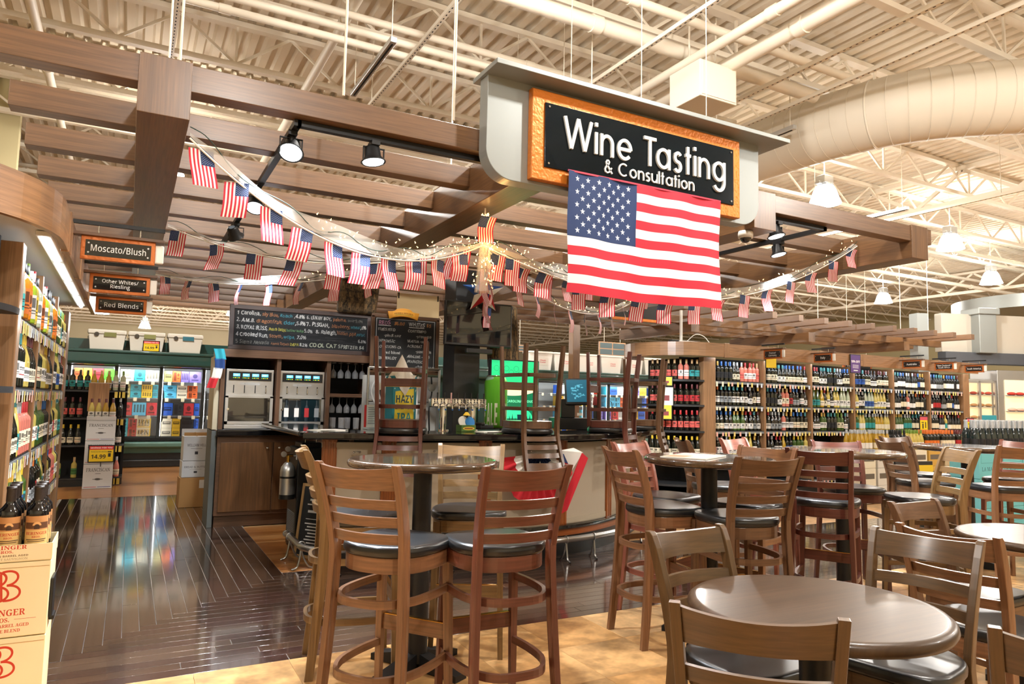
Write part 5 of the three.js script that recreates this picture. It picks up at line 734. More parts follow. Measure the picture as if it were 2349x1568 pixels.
  const cl = (name, label, p, w, h, d) => { const g = new RoundedBoxGeometry(w, h, d, 6, 0.05); bend(g, (x, y, z) => [x + 0.02 * Math.sin(y * 14 + z * 9), y, z + 0.018 * Math.sin(x * 21 + y * 7)]); return single(name, g, camo, label, 'cloth', p); };
  cl('camouflage_drape', 'camouflage cloth wrapped over the post above the chalkboards', [2.3, 2.55, -8.1], 0.46, 0.4, 0.2); cl('camouflage_jacket', 'camouflage jacket hanging behind the television', [3.62, 2.08, -6.95], 0.36, 0.72, 0.16);
  const pb = thing('tan_poster', 'blank shiny tan poster board taped behind the wine chalkboard', 'poster', [3.0, 1.8, -7.97]); part('stay', bx(0.03, 1.8, 0.02, 0, -0.9, -0.02), M.cabinet, pb); part('sheet', rb(0.54, 0.82, 0.008, 0.002, 0, 0.42, 0), S({ color: 0xc7b189, roughness: 0.25, metalness: 0.2 }), pb); for (const s of [-1, 1]) part('tape', bx(0.015, 0.07, 0.002, s * 0.25, 0.8, 0.006), M.blackMatte, pb);
  const bc = thing('patriotic_cloth', 'red, white and blue cloth tied to the left end of the cabinet', 'cloth', [0.8, 1.5, -7.93]); [[0x2f9fb0, 0.3], [0x1f3f78, 0.2], [0xe6e2da, 0.1], [0xc0262e, 0.0]].forEach(([c, y], i) => part('stripe', bend(new THREE.BoxGeometry(0.1 - i * 0.005, 0.11, 0.02, 8, 3, 1).translate(-0.03 * i * 0.5, y, 0), (x, Y, z) => [x + 0.03 * Math.sin(Y * 9), Y, z + 0.02 * Math.sin(x * 60)]), paint(c, 0.8), bc));
}
// ------------------------------------------------------------------ the bar
const E = spline([[1.24, 0, -5.72], [1.7, 0, -5.57], [2.2, 0, -5.45], [2.7, 0, -5.35], [3.2, 0, -5.3], [3.6, 0, -5.33], [4.0, 0, -5.45], [4.5, 0, -5.72], [5.0, 0, -6.1], [5.5, 0, -6.55], [5.75, 0, -6.95], [5.82, 0, -7.5]], 88);
const off = (pts, d, y) => pts.map((p, i) => { const a = pts[Math.max(0, i - 1)], b = pts[Math.min(pts.length - 1, i + 1)], l = Math.hypot(b[0] - a[0], b[2] - a[2]), nx = (b[2] - a[2]) / l, nz = -(b[0] - a[0]) / l; return [p[0] - nx * -d * 1, y, p[2] + nz * d]; });
{
  // off(): positive d moves inwards (away from the seating)
  const inn = off(E, 0.62, 0), outline = [...E.map(([x, , z]) => [x, -z]), ...inn.slice().reverse().map(([x, , z]) => [x, -z])];
  const t = thing('bar_counter', 'curved bar with black granite top, tan panels and wood pilasters', 'bar');
  part('top', flat(ext(outline, 0.03, 0.012)).translate(0, 1.048, 0), M.granite, t, 'polished black granite top');
  part('flap', rb(0.54, 0.045, 1.9, 0.015, 1.52, 1.066, -6.95, 3), M.granite, t, 'black granite flap towards the cabinet');
  const body = off(E, 0.17, 0).filter((p) => p[0] > 1.4);
  const cut = [1.42, 1.9, 2.72, 3.47, 4.13, 4.75, 5.28, 9]; const seg = (a, b) => body.filter((p) => p[0] >= a - 0.02 && p[0] <= b + 0.02);
  for (let i = 0; i + 1 < cut.length; i++) { const s = seg(cut[i], cut[i + 1]); if (s.length < 2) continue; part('panel', sweep(s.map(([x, , z]) => [x, 0.64, z]), 0.03, 0.74), M.panel, t, 'tan front panel'); part('panel_moulding', sweep(s.map(([x, , z]) => [x, 0.985, z]), 0.05, 0.04), M.putty, t); part('panel_moulding', sweep(s.map(([x, , z]) => [x, 0.31, z]), 0.045, 0.05), M.putty, t); }
  for (const c of cut.slice(0, -1)) { const i = body.findIndex((p) => p[0] >= c), p = body[i], q = body[Math.min(i + 1, body.length - 1)], a = Math.atan2(-(q[2] - p[2]), q[0] - p[0]); const g = mg(rb(0.12, 0.76, 0.05, 0.004), rb(0.024, 0.74, 0.06, 0.006, -0.042, 0, 0), rb(0.024, 0.74, 0.06, 0.006, 0.042, 0, 0), rb(0.024, 0.74, 0.058, 0.006, 0, 0, 0)); const m = part('pilaster', g, M.pilaster, t, 'fluted orange-brown pilaster'); m.position.set(p[0], 0.65, p[2]); m.rotation.y = a; }
  part('black_moulding', sweep(off(E, 0.14, 0.262).filter((p) => p[0] > 1.4), 0.07, 0.03), gloss(0x101012), t); part('wood_band', sweep(off(E, 0.15, 0.215).filter((p) => p[0] > 1.4), 0.05, 0.06), M.pilaster, t); part('toe_kick', sweep(off(E, 0.19, 0.095).filter((p) => p[0] > 1.4), 0.04, 0.19), M.blackPlastic, t); part('inner_wall', sweep(off(E, 0.3, 0.52).filter((p) => p[0] > 1.45), 0.04, 1.03), M.blackMatte, t);  // the moulding above the wood band is itself glossy black
  part('end_panel', bx(0.04, 1.04, 0.3, 1.64, 0.52, -5.95), M.cabinet, t); 
  const pull = (x, y, z, a) => { const m = part('drawer_pull', mg(tube([[-0.03, 0, 0], [-0.015, 0.004, 0.02], [0.015, 0.004, 0.02], [0.03, 0, 0]], 0.004, 10, 5), sph(0.009, -0.03, 0, 0.004), sph(0.009, 0.03, 0, 0.004)), M.chrome, t); m.position.set(x, y, z); m.rotation.y = a; };
  pull(1.66, 0.93, -5.71, 0.3); pull(2.3, 0.94, -5.56, 0.25); pull(3.1, 0.94, -5.42, 0.05);
  // foot rail
  const rail = off(E, -0.06, 0.19).filter((p) => p[0] > 1.34 && p[0] < 5.6), r = thing('foot_rail', 'steel foot rail on curved brackets along the bar front', 'rail');
  part('pipe', tube([[1.27, 0.19, -6.4], [1.27, 0.19, -5.95], [1.28, 0.19, -5.74], ...rail.filter((_, i) => i % 4 === 0)], 0.027, 90, 14), M.steel, r); part('end_cap', cyl(0.029, 0.029, 0.03, 14).rotateX(Math.PI / 2).translate(1.27, 0.19, -6.41), M.steel, r);
  const br = mg(tube([[0, 0.165, 0], [0.002, 0.09, 0.01], [0.0, 0.02, 0.03], [0, 0.006, 0.07]], 0.009, 14, 7), tube([[0, 0.16, 0], [0, 0.08, -0.03], [0, 0.02, -0.07], [0, 0.006, -0.1]], 0.008, 14, 7), new THREE.TorusGeometry(0.03, 0.006, 6, 18).translate(0, 0.19, 0).rotateY(Math.PI / 2));
  for (const [x, z, a] of [[1.27, -6.25, -1.5], [1.28, -5.85, -1.4], [1.5, -5.58, 0.2], [2.35, -5.36, 0.2], [3.4, -5.25, 0], [3.72, -5.29, -0.2], [4.6, -5.73, -0.6]]) { const m = part('bracket', br, M.steel, r); m.position.set(x, 0, z); m.rotation.y = a; }
  // pleated patriotic fan on the bar front
  const f = thing('pleated_fan', 'red, white and blue pleated fan bunting drooping on the bar front', 'bunting', [3.12, 0.93, -5.29], 0.02);
  [[0.03, 0.15, 0x20315c], [0.15, 0.28, 0xe9e7e2], [0.28, 0.44, 0xc21d2c]].forEach(([r0, r1, c], k) => { const g = new THREE.RingGeometry(r0, r1, 64, 3, Math.PI * 1.02, Math.PI * 0.9); bend(g, (x, y, z) => { const a = Math.atan2(y, x); return [x * 0.85, y * 1.02, 0.016 * Math.sin(a * 26) + 0.02]; }); part(['blue_band', 'white_band', 'red_band'][k], g, S({ color: c, roughness: 0.8, side: THREE.DoubleSide }), f); });
  part('star', new THREE.ShapeGeometry((() => { const s = new THREE.Shape(); for (let i = 0; i < 10; i++) { const a = Math.PI / 2 + i * Math.PI / 5, q = i % 2 ? 0.012 : 0.03; s[i ? 'lineTo' : 'moveTo'](q * Math.cos(a), q * Math.sin(a)); } return s; })()).translate(0.0, -0.09, 0.045), M.white, f);
  const f2 = thing('pleated_fan', 'hanging half of the patriotic fan with a long red flap', 'bunting', [3.54, 0.95, -5.31], -0.1);
  const sl = (pts, c, z, n) => part(n, bend(ext(pts, 0.004, 0), (x, y, Z) => [x, y, Z + z + 0.02 * Math.sin(x * 22 + y * 6)]), paint(c, 0.8), f2);
  sl([[-0.18, 0.0], [-0.03, 0.02], [0.05, -0.02], [-0.06, -0.2], [-0.16, -0.2]], 0xe9e7e2, 0, 'white_band'); sl([[-0.15, -0.03], [-0.07, -0.03], [-0.07, -0.16], [-0.15, -0.16]], 0x20315c, 0.008, 'blue_band'); sl([[0.04, -0.02], [0.1, -0.07], [-0.1, -0.52], [-0.16, -0.56], [-0.08, -0.3]], 0xc21d2c, 0.002, 'red_band');
}
// ------------------------------------------------------------------ things on and behind the bar
{
  const col = single('black_column', rb(0.3, 2.77, 0.3, 0.006, 0, 1.385, 0), M.blackPlastic, 'square black column carrying the television behind the bar', 'column', [3.14, 0, -6.98]);
  const tv = thing('television', 'wide flat black television mounted above the bar taps', 'television', [3.21, 1.94, -6.72]);
  part('cabinet', rb(0.78, 0.47, 0.05, 0.01, 0, 0.235, 0), M.blackPlastic, tv); part('screen', bx(0.745, 0.425, 0.004, 0, 0.24, 0.0255), P({ color: 0x08080a, roughness: 0.09, clearcoat: 1, clearcoatRoughness: 0.03 }), tv, 'dark glossy screen'); part('soundbar', rb(0.3, 0.05, 0.06, 0.008, 0.0, -0.05, 0.02), M.blackPlastic, tv); part('mount', bx(0.1, 0.2, 0.09, -0.05, 0.2, -0.06), M.iron, tv);
  // tap tower
  const tt = thing('beer_tap_tower', 'chrome T-shaped beer tap tower with eight taps on the bar', 'beer taps', [2.7, 1.09, -6.05]);
  for (const s of [-1, 1]) { part('column', cyl(0.036, 0.036, 0.22, 20, s * 0.15, 0.11, 0), M.chrome, tt); part('flange', cyl(0.055, 0.06, 0.012, 20, s * 0.15, 0.006, 0), M.chrome, tt); }
  part('header', rb(0.56, 0.085, 0.075, 0.012, 0, 0.255, 0, 3), M.chrome, tt);
  for (let i = 0; i < 8; i++) { const x = -0.235 + i * 0.067; const fc = part('faucet', mg(rod([x, 0.255, 0.03], [x, 0.25, 0.075], 0.009), tube([[x, 0.25, 0.07], [x, 0.235, 0.1], [x, 0.2, 0.105]], 0.008, 8, 6)), M.chrome, tt); part('tap_handle', mg(cyl(0.008, 0.005, 0.075, 8, x, 0.31, 0.07), sph(0.008, x, 0.262, 0.07, 8, 6)), i === 2 ? paint(0xd9a9a0) : M.blackPlastic, fc); part('spout_cap', cyl(0.009, 0.007, 0.014, 8, x, 0.194, 0.105), paint(0x2a62a8), fc); }
  // teal beer carton and its paper cone
  const hz = canvasTex(192, 320, (x) => { x.fillStyle = '#1d8aa0'; x.fillRect(0, 0, 192, 320); x.fillStyle = '#e9d63f'; x.beginPath(); x.moveTo(20, 90); x.lineTo(172, 70); x.lineTo(176, 280); x.lineTo(16, 300); x.fill(); x.fillStyle = '#14405c'; x.textAlign = 'center'; x.font = 'bold 62px sans-serif'; x.fillText('HAZY', 96, 158, 148); x.font = 'bold 32px sans-serif'; x.fillText('LITTLE THING', 96, 198, 150); x.fillStyle = '#1d8aa0'; x.font = 'bold 72px sans-serif'; x.fillText('IPA', 96, 272, 130); x.fillStyle = '#bfe4e0'; for (let i = 0; i < 16; i++) { x.beginPath(); x.arc(rr(5, 187), rr(5, 316), rr(3, 7), 0, 7); x.fill(); } });
  const hc = thing('beer_display_box', 'teal and yellow hazy beer display box with a white paper cone on the bar', 'box', [2.2, 1.09, -6.22], 0.1); part('carton_body', rb(0.24, 0.49, 0.16, 0.008, 0, 0.245, 0), paint(0x1d8aa0), hc); part('print', new THREE.PlaneGeometry(0.232, 0.475).translate(0, 0.245, 0.081), S({ map: hz, roughness: 0.5 }), hc); part('paper_cone', bend(new THREE.ConeGeometry(0.14, 0.26, 16, 4, true).translate(0, 0.56, 0), (x, y, z) => [x * (1 + 0.15 * Math.sin(y * 30)), y, z]), S({ color: 0xe9e6de, roughness: 0.8, side: THREE.DoubleSide }), hc); part('napkin', ext([[-0.11, 0.5], [0.11, 0.5], [0.03, 0.36], [0.0, 0.31], [-0.05, 0.37]], 0.004, 0).translate(0, 0, 0.085), M.paper, hc);
  // coaster caddy
  const cc = thing('coaster_caddy', 'green and gold coaster caddy in front of the taps', 'caddy', [2.7, 1.09, -5.86], 0.1); const ct = canvasTex(96, 64, (x) => { x.fillStyle = '#4d6b2a'; x.fillRect(0, 0, 96, 64); x.fillStyle = '#d7b13a'; x.beginPath(); x.ellipse(48, 32, 40, 18, 0, 0, 7); x.fill(); x.fillStyle = '#7a2a1c'; x.fillRect(20, 27, 56, 9); }); part('box', rb(0.15, 0.06, 0.1, 0.003, 0, 0.03, 0), paint(0x4d6b2a), cc); part('print', new THREE.PlaneGeometry(0.145, 0.055).translate(0, 0.03, 0.051), S({ map: ct, roughness: 0.5 }), cc); part('coaster', mg(cyl(0.05, 0.05, 0.01, 20).rotateX(1.3).translate(-0.03, 0.09, 0)), paint(0xc7c4bb), cc); part('coaster', mg(cyl(0.048, 0.048, 0.01, 20).rotateX(1.35).translate(0.035, 0.085, 0.01)), paint(0x2a78b8), cc); part('cap', mg(cyl(0.012, 0.035, 0.03, 10, 0.01, 0.16, -0.01)), paint(0xe0b92a), cc);
  // giant can
  const can = canvasTex(512, 512, (x) => { x.fillStyle = '#5fb52c'; x.fillRect(0, 0, 512, 512); for (const o of [0, 256]) { x.fillStyle = '#e0b24a'; x.beginPath(); x.ellipse(o + 128, 170, 104, 42, 0, 0, 7); x.fill(); x.fillStyle = '#2c3a1a'; x.textAlign = 'center'; x.font = 'bold 30px serif'; x.fillText('SIERRA NEVADA', o + 128, 180, 190); x.fillStyle = '#8fb0a0'; x.beginPath(); x.ellipse(o + 128, 236, 70, 36, 0, 0, 7); x.fill(); x.fillStyle = '#eef4e4'; x.font = 'bold 58px sans-serif'; x.fillText('PALE ALE', o + 128, 370, 210); x.fillStyle = '#2f6a1c'; x.fillRect(o + 70, 410, 116, 14); } });
  const gc = thing('giant_beer_can', 'giant green pale ale can standing behind the bar', 'can', [3.35, 1.09, -6.55]); part('can_body', lathe([[0.001, 0], [0.095, 0], [0.12, 0.04], [0.12, 0.48], [0.095, 0.53], [0.1, 0.545], [0.09, 0.535], [0.001, 0.53]], 32), S({ map: can, roughness: 0.3, metalness: 0.3 }), gc); part('lid_rim', new THREE.TorusGeometry(0.097, 0.006, 6, 32).rotateX(Math.PI / 2).translate(0, 0.54, 0), M.chrome, gc); const st = part('stand', cyl(0.1, 0.1, 0.01, 24, 0, 0.004, 0), M.blackPlastic, gc);
  const nt = canvasTex(384, 512, (x) => { x.fillStyle = '#0f6b46'; x.fillRect(0, 0, 384, 512); x.fillStyle = '#1cc07a'; x.fillRect(0, 0, 384, 190); x.fillStyle = '#083a28'; for (let i = 0; i < 9; i++) { x.beginPath(); x.arc(40 + i * 40, 60 + (i % 2) * 30, 20, 0, 7); x.stroke(); } x.fillStyle = '#f0d9b8'; x.beginPath(); x.moveTo(0, 190); x.quadraticCurveTo(190, 260, 384, 180); x.lineTo(384, 226); x.quadraticCurveTo(190, 300, 0, 240); x.fill(); x.fillStyle = '#7df0b4'; x.font = 'bold 26px sans-serif'; x.textAlign = 'center'; x.fillText('DRINK CAROLINA PROUD', 192, 318, 340); x.fillStyle = '#35d99a'; x.beginPath(); x.ellipse(192, 440, 150, 90, 0, Math.PI, 0); x.fill(); x.fillStyle = '#16382c'; for (let i = 0; i < 16; i++) { x.beginPath(); x.moveTo(20 + i * 24, 500); x.lineTo(32 + i * 24, 440 - (i * 53) % 40); x.lineTo(44 + i * 24, 500); x.fill(); } });
  const ns = thing('backlit_beer_sign', 'glowing green beer sign behind the bar reading Drink Carolina Proud', 'sign', [3.72, 1.07, -6.85], 0.02); part('case', rb(0.62, 0.76, 0.06, 0.01, 0, 0.38, 0), M.blackPlastic, ns); part('face', new THREE.PlaneGeometry(0.59, 0.73).translate(0, 0.38, 0.0312), S({ map: nt, emissiveMap: nt, emissive: 0xffffff, emissiveIntensity: 0.75, roughness: 0.3 }), ns, 'backlit green face'); part('support', bx(0.3, 1.05, 0.04, 0, -0.52, -0.01), M.blackPlastic, ns); { const l = new THREE.RectAreaLight(0x59f0a8, 1.2, 0.55, 0.7); l.position.set(3.72, 1.45, -6.81); scene.add(l); l.lookAt(3.74, 1.45, -5); }
  single('paper_cup', lathe([[0.001, 0], [0.035, 0], [0.045, 0.15], [0.043, 0.15], [0.033, 0.005], [0.001, 0.005]], 20), paint(0x2f86b0), 'blue cup beside the giant can on the bar', 'cup', [3.52, 1.09, -6.3]);
  // till
  const po = thing('cash_register', 'black till with a tilted touch screen at the end of the bar', 'register', [4.22, 1.09, -6.42], -0.25); part('cash_drawer', rb(0.42, 0.12, 0.4, 0.006, 0, 0.06, 0), M.blackPlastic, po); part('pedestal', rb(0.16, 0.2, 0.16, 0.01, -0.08, 0.22, 0), M.blackPlastic, po); const mon = part('monitor', rb(0.28, 0.3, 0.035, 0.012, 0, 0, 0), M.blackPlastic, po); mon.position.set(0.03, 0.4, 0.06); mon.rotation.set(-0.32, -0.2, -0.04);
  const sct = canvasTex(128, 128, (x) => { x.fillStyle = '#1f5468'; x.fillRect(0, 0, 128, 128); x.fillStyle = '#4f9ab0'; for (let i = 0; i < 24; i++) x.fillRect(rr(24, 92), rr(20, 104), rr(4, 20), rr(3, 12)); }); part('screen', new THREE.PlaneGeometry(0.24, 0.25).translate(0, 0.005, 0.0182), S({ map: sct, emissiveMap: sct, emissive: 0xffffff, emissiveIntensity: 0.8, roughness: 0.2 }), mon, 'lit teal screen'); part('label_sticker', bx(0.06, 0.03, 0.001, 0.05, 0.16, 0.081), M.paper, po);
  const gn = thing('gnome_figure', 'small red-hatted gnome ornament beside the till', 'ornament', [4.62, 1.09, -6.55]); part('post', bx(0.05, 0.26, 0.05, 0, 0.13, 0), M.blackPlastic, gn); part('body', lathe([[0.001, 0.26], [0.045, 0.26], [0.035, 0.34], [0.02, 0.37], [0.001, 0.37]], 14), paint(0x8a2a2a, 0.8), gn); part('hat', bend(new THREE.ConeGeometry(0.035, 0.12, 14, 4).translate(0, 0.44, 0), (x, y, z) => [x + Math.max(0, y - 0.42) * 0.3, y, z]), paint(0xd9352a, 0.8), gn); part('beard', sph(0.024, 0, 0.37, 0.02), paint(0xd8cfc0, 0.9), gn);
  const ph = thing('desk_phone', 'black desk phone on the bar by the column', 'phone', [3.0, 1.09, -6.15], 0.3); part('base', rb(0.17, 0.04, 0.16, 0.01, 0, 0.03, 0), M.blackPlastic, ph); part('handset', rb(0.045, 0.03, 0.17, 0.012, -0.055, 0.06, 0), M.blackPlastic, ph); part('keypad', mg(...[0, 1, 2].flatMap((i) => [0, 1, 2].map((j) => bx(0.014, 0.006, 0.012, 0.015 + i * 0.022, 0.052, -0.03 + j * 0.022)))), paint(0x8fa0a0), ph);
  const papers = (x, z, a, n, w = 0.26) => { const p = thing('paper_stack', n, 'papers', [x, 1.09, z], a); part('sheet', bx(w, 0.004, 0.2, 0, 0.002, 0), M.paper, p); const s = part('sheet', bx(w, 0.003, 0.19, 0.02, 0.0058, 0.01), M.paper, p); s.rotation.y = 0.15; };
  papers(1.5, -6.1, 0.2, 'loose white papers on the bar flap'); papers(2.95, -5.75, 0.05, 'white papers on the bar in front of the taps', 0.36);
  // refrigeration gear behind the bar: dark machine with hoses
  const kg = thing('keg_cooler', 'cluttered metal keg equipment with hoses behind the taps', 'machine', [2.6, 0, -7.35]); part('cabinet_body', rb(0.9, 0.95, 0.55, 0.01, 0, 0.475, 0), M.blackPlastic, kg); part('frame', mg(rod([-0.4, 0.95, 0.1], [-0.4, 1.7, 0.1], 0.015), rod([0.4, 0.95, 0.1], [0.4, 1.7, 0.1], 0.015), rod([-0.4, 1.7, 0.1], [0.4, 1.7, 0.1], 0.015), rod([-0.4, 1.35, 0.1], [0.4, 1.35, 0.1], 0.015)), M.steel, kg); part('poster_board', bx(0.86, 0.6, 0.01, 0, 1.32, 0.0), paint(0xb7b7b2, 0.8), kg); for (let i = 0; i < 9; i++) part('hose', tube([[-0.35 + i * 0.08, 0.97, 0.14], [-0.3 + i * 0.07, 1.2 + 0.05 * (i % 3), 0.18], [-0.36 + i * 0.085, 1.45, 0.1 + 0.03 * (i % 2)], [-0.3 + i * 0.075, 1.62, 0.12]], 0.009, 20, 6), i % 3 ? M.blackPlastic : paint(0xc9c9c4), kg); for (let i = 0; i < 4; i++) part('gauge', cyl(0.04, 0.04, 0.03, 16).rotateX(Math.PI / 2).translate(-0.3 + i * 0.2, 1.5, 0.14), M.steel, kg);
  // dispenser with gas bottle and small chalk sign at the bar gap
  const dp = thing('coffee_keg_dispenser', 'tall narrow black keg dispenser with a vent grille in the bar gap', 'dispenser', [1.5, 0, -6.75]); part('case', rb(0.26, 0.9, 0.4, 0.01, 0, 0.46, 0), M.blackPlastic, dp); part('cap', rb(0.18, 0.05, 0.3, 0.01, 0, 0.93, 0), M.blackPlastic, dp); part('shelf_wire', mg(rod([-0.05, 0.955, 0.1], [-0.05, 1.03, 0.1], 0.004), rod([0.05, 0.955, 0.1], [0.05, 1.03, 0.1], 0.004), rod([-0.08, 1.03, 0.1], [0.08, 1.03, 0.1], 0.004)), M.chrome, dp); part('vent_grille', mg(...Array.from({ length: 16 }, (_, i) => bx(0.004, 0.008, 0.3, -0.132, 0.1 + i * 0.015, 0))), M.shelfGrey, dp); part('label', bx(0.002, 0.07, 0.04, -0.1315, 0.84, 0.14), M.paper, dp); part('wheel', mg(cyl(0.02, 0.02, 0.25, 10).rotateZ(Math.PI / 2).translate(0, 0.02, 0.15), cyl(0.02, 0.02, 0.25, 10).rotateZ(Math.PI / 2).translate(0, 0.02, -0.15)), M.blackPlastic, dp);
  const co = thing('gas_cylinder', 'brushed aluminium gas cylinder with brass regulator strapped to the dispenser', 'cylinder', [1.3, 0.46, -6.62]); part('tank', lathe([[0.001, 0], [0.06, 0], [0.067, 0.02], [0.067, 0.24], [0.06, 0.28], [0.035, 0.315], [0.02, 0.325], [0.001, 0.325]], 28), M.brushed, co); part('boot', cyl(0.069, 0.069, 0.04, 28, 0, 0.018, 0), M.blackPlastic, co); part('strap', cyl(0.0685, 0.0685, 0.018, 28, 0, 0.19, 0), M.blackPlastic, co); part('valve', mg(cyl(0.014, 0.016, 0.06, 12, 0, 0.35, 0), cyl(0.012, 0.012, 0.08, 10).rotateZ(Math.PI / 2).translate(0, 0.38, 0)), M.brass, co); part('gauge', mg(cyl(0.025, 0.025, 0.018, 16).rotateX(Math.PI / 2).translate(-0.045, 0.395, 0.015), cyl(0.024, 0.024, 0.018, 16).rotateX(Math.PI / 2).translate(-0.01, 0.44, 0.01)), M.steel, co); part('hose', tube([[0.04, 0.38, 0], [0.1, 0.37, 0.03], [0.13, 0.3, 0.02]], 0.005), M.shelfGrey, co); part('bracket', bx(0.08, 0.03, 0.05, 0.06, 0.19, 0), M.iron, co);
  const at = canvasTex(128, 320, (x) => { x.fillStyle = '#1c1e20'; x.fillRect(0, 0, 128, 320); x.fillStyle = '#d9dcdc'; x.beginPath(); x.arc(64, 30, 14, 0, 7); x.fill(); x.fillRect(34, 56, 60, 10); x.fillRect(24, 80, 80, 6); x.fillRect(30, 110, 68, 12); x.fillRect(24, 150, 80, 3); for (let i = 0; i < 9; i++) x.fillRect(22 + (i * 13) % 20, 170 + i * 15, 60 + (i * 29) % 24, 6); });
  const ab = thing('leaning_chalkboard', 'small wood-framed chalkboard leaning behind the foot rail', 'chalkboard', [1.43, 0.0, -6.22], -0.95); ab.rotation.x = -0.14; part('frame', mg(bx(0.34, 0.025, 0.02, 0, 0.61, 0), bx(0.34, 0.025, 0.02, 0, 0.013, 0), bx(0.025, 0.62, 0.02, -0.158, 0.31, 0), bx(0.025, 0.62, 0.02, 0.158, 0.31, 0)), wood(0xc4a06a, 0.6), ab); part('board', bx(0.3, 0.58, 0.008, 0, 0.31, 0), M.blackMatte, ab); part('writing', new THREE.PlaneGeometry(0.29, 0.57).translate(0, 0.31, 0.0048), S({ map: at, roughness: 0.85 }), ab);
}
// ------------------------------------------------------------------ floor displays before the long gondola
{
  const cs = {}; const stack = (x, z, n, h, c, label) => { for (let k = 0; k < n; k++) { const t = thing('wine_case', label, 'box', [x, k * h, z], 0, 'display cases before the long gondola'); part('carton', cs[h] ??= rb(0.37, h - 0.003, 0.3, 0.004, 0, h / 2, 0), paint(c, 0.75), t); part('stripe', cs['s' + h] ??= bx(0.3, h * 0.3, 0.001, 0, h * 0.55, 0.1505), paint(0x6a6256, 0.75), t); } };
  const cols = [0xe6e0cc, 0xd9d6cf, 0x2e2c2c, 0xe2ddca, 0xc9a14a, 0xb7a98a, 0x5a2a30, 0x34323a, 0xe3ddcd, 0xd8b8a4], f = [['burgundy', 'gold', 'white', 'silver'], ['burgundy', 'gold', 'cream', 'silver'], ['claret', 'black', 'black', 'black'], ['burgundy', 'straw', 'white', 'green'], ['claret', 'dark', 'orange', 'orange'], ['claret', 'dark', 'cream', 'orange'], ['claret', 'dark', 'red', 'maroon'], ['claret', 'black', 'white', 'black'], ['burgundy', 'straw', 'white', 'silver'], ['claret', 'pink', 'coral', 'orange']], far = [];
  for (let i = 0; i < 10; i++) { const x = 9.55 + i * 0.42; stack(x, -6.85, 3, 0.255, cols[i], `floor-stacked wine case under display bottles, ${['cream', 'light grey', 'black', 'ivory', 'gold', 'tan', 'maroon', 'charcoal', 'pale', 'peach'][i]} column`); for (let a = 0; a < 4; a++) for (let b = 0; b < 3; b++) far.push(...plainB(...f[i]).map((g) => g.clone().translate(x - 0.135 + a * 0.09, 0.766, -6.76 - b * 0.09))); }
  const m = single('display_bottles', mgc(far), vmix, 'crowd of wine bottles standing on the floor-stacked cases', 'bottles'); m.userData.kind = 'stuff';
  // teal sparkling wine stack
  const tt = canvasTex(192, 160, (x) => { x.fillStyle = '#6fc4cc'; x.fillRect(0, 0, 192, 160); x.fillStyle = '#1f4a58'; x.font = '30px serif'; x.textAlign = 'center'; x.fillText('LA MARCA', 96, 120, 170); x.strokeStyle = '#1f4a58'; x.strokeRect(14, 14, 164, 60); }), tm = S({ map: tt, roughness: 0.7 });
  for (let i = 0; i < 3; i++) for (let k = 0; k < 3; k++) { const t = thing('sparkling_wine_case', 'teal sparkling wine case in the floor stack', 'box', [8.35 + i * 0.44, k * 0.32, -4.55], 0, 'teal sparkling wine cases'); part('carton', cs.t ??= rb(0.42, 0.317, 0.32, 0.004, 0, 0.16, 0), paint(0x7fcdd2, 0.7), t); part('print', cs.tp ??= new THREE.PlaneGeometry(0.41, 0.3).translate(0, 0.16, 0.1606), tm, t); }
  for (let i = 0; i < 11; i++) for (let r = 0; r < 2; r++) bottle('fizz', 'teal', 'black', 'silver', 8.2 + i * 0.112 + r * 0.05, 0.962, -4.46 - r * 0.12, 'teal floor stack', 0, 1);
  const tc = thing('teal_card', 'plain teal display card behind the sparkling wine', 'sign', [9.05, 1.2, -4.75]); part('card', rb(0.3, 0.26, 0.008, 0.002), paint(0x2fa6b8, 0.6), tc); part('pole', cyl(0.006, 0.006, 0.24, 6, 0, -0.24, 0), M.blackPlastic, tc);
  const yb = thing('yellow_sign', 'yellow and black floor sign between the stools', 'sign', [7.6, 0.0, -4.7], -0.2); part('panel', rb(0.3, 0.8, 0.02, 0.003, 0, 0.42, 0), paint(0x2a2826), yb); part('band', bx(0.3, 0.16, 0.002, 0, 0.7, 0.011), paint(0xe6c22a), yb); part('base', rb(0.34, 0.02, 0.2, 0.004, 0, 0.01, 0), M.blackPlastic, yb);
}
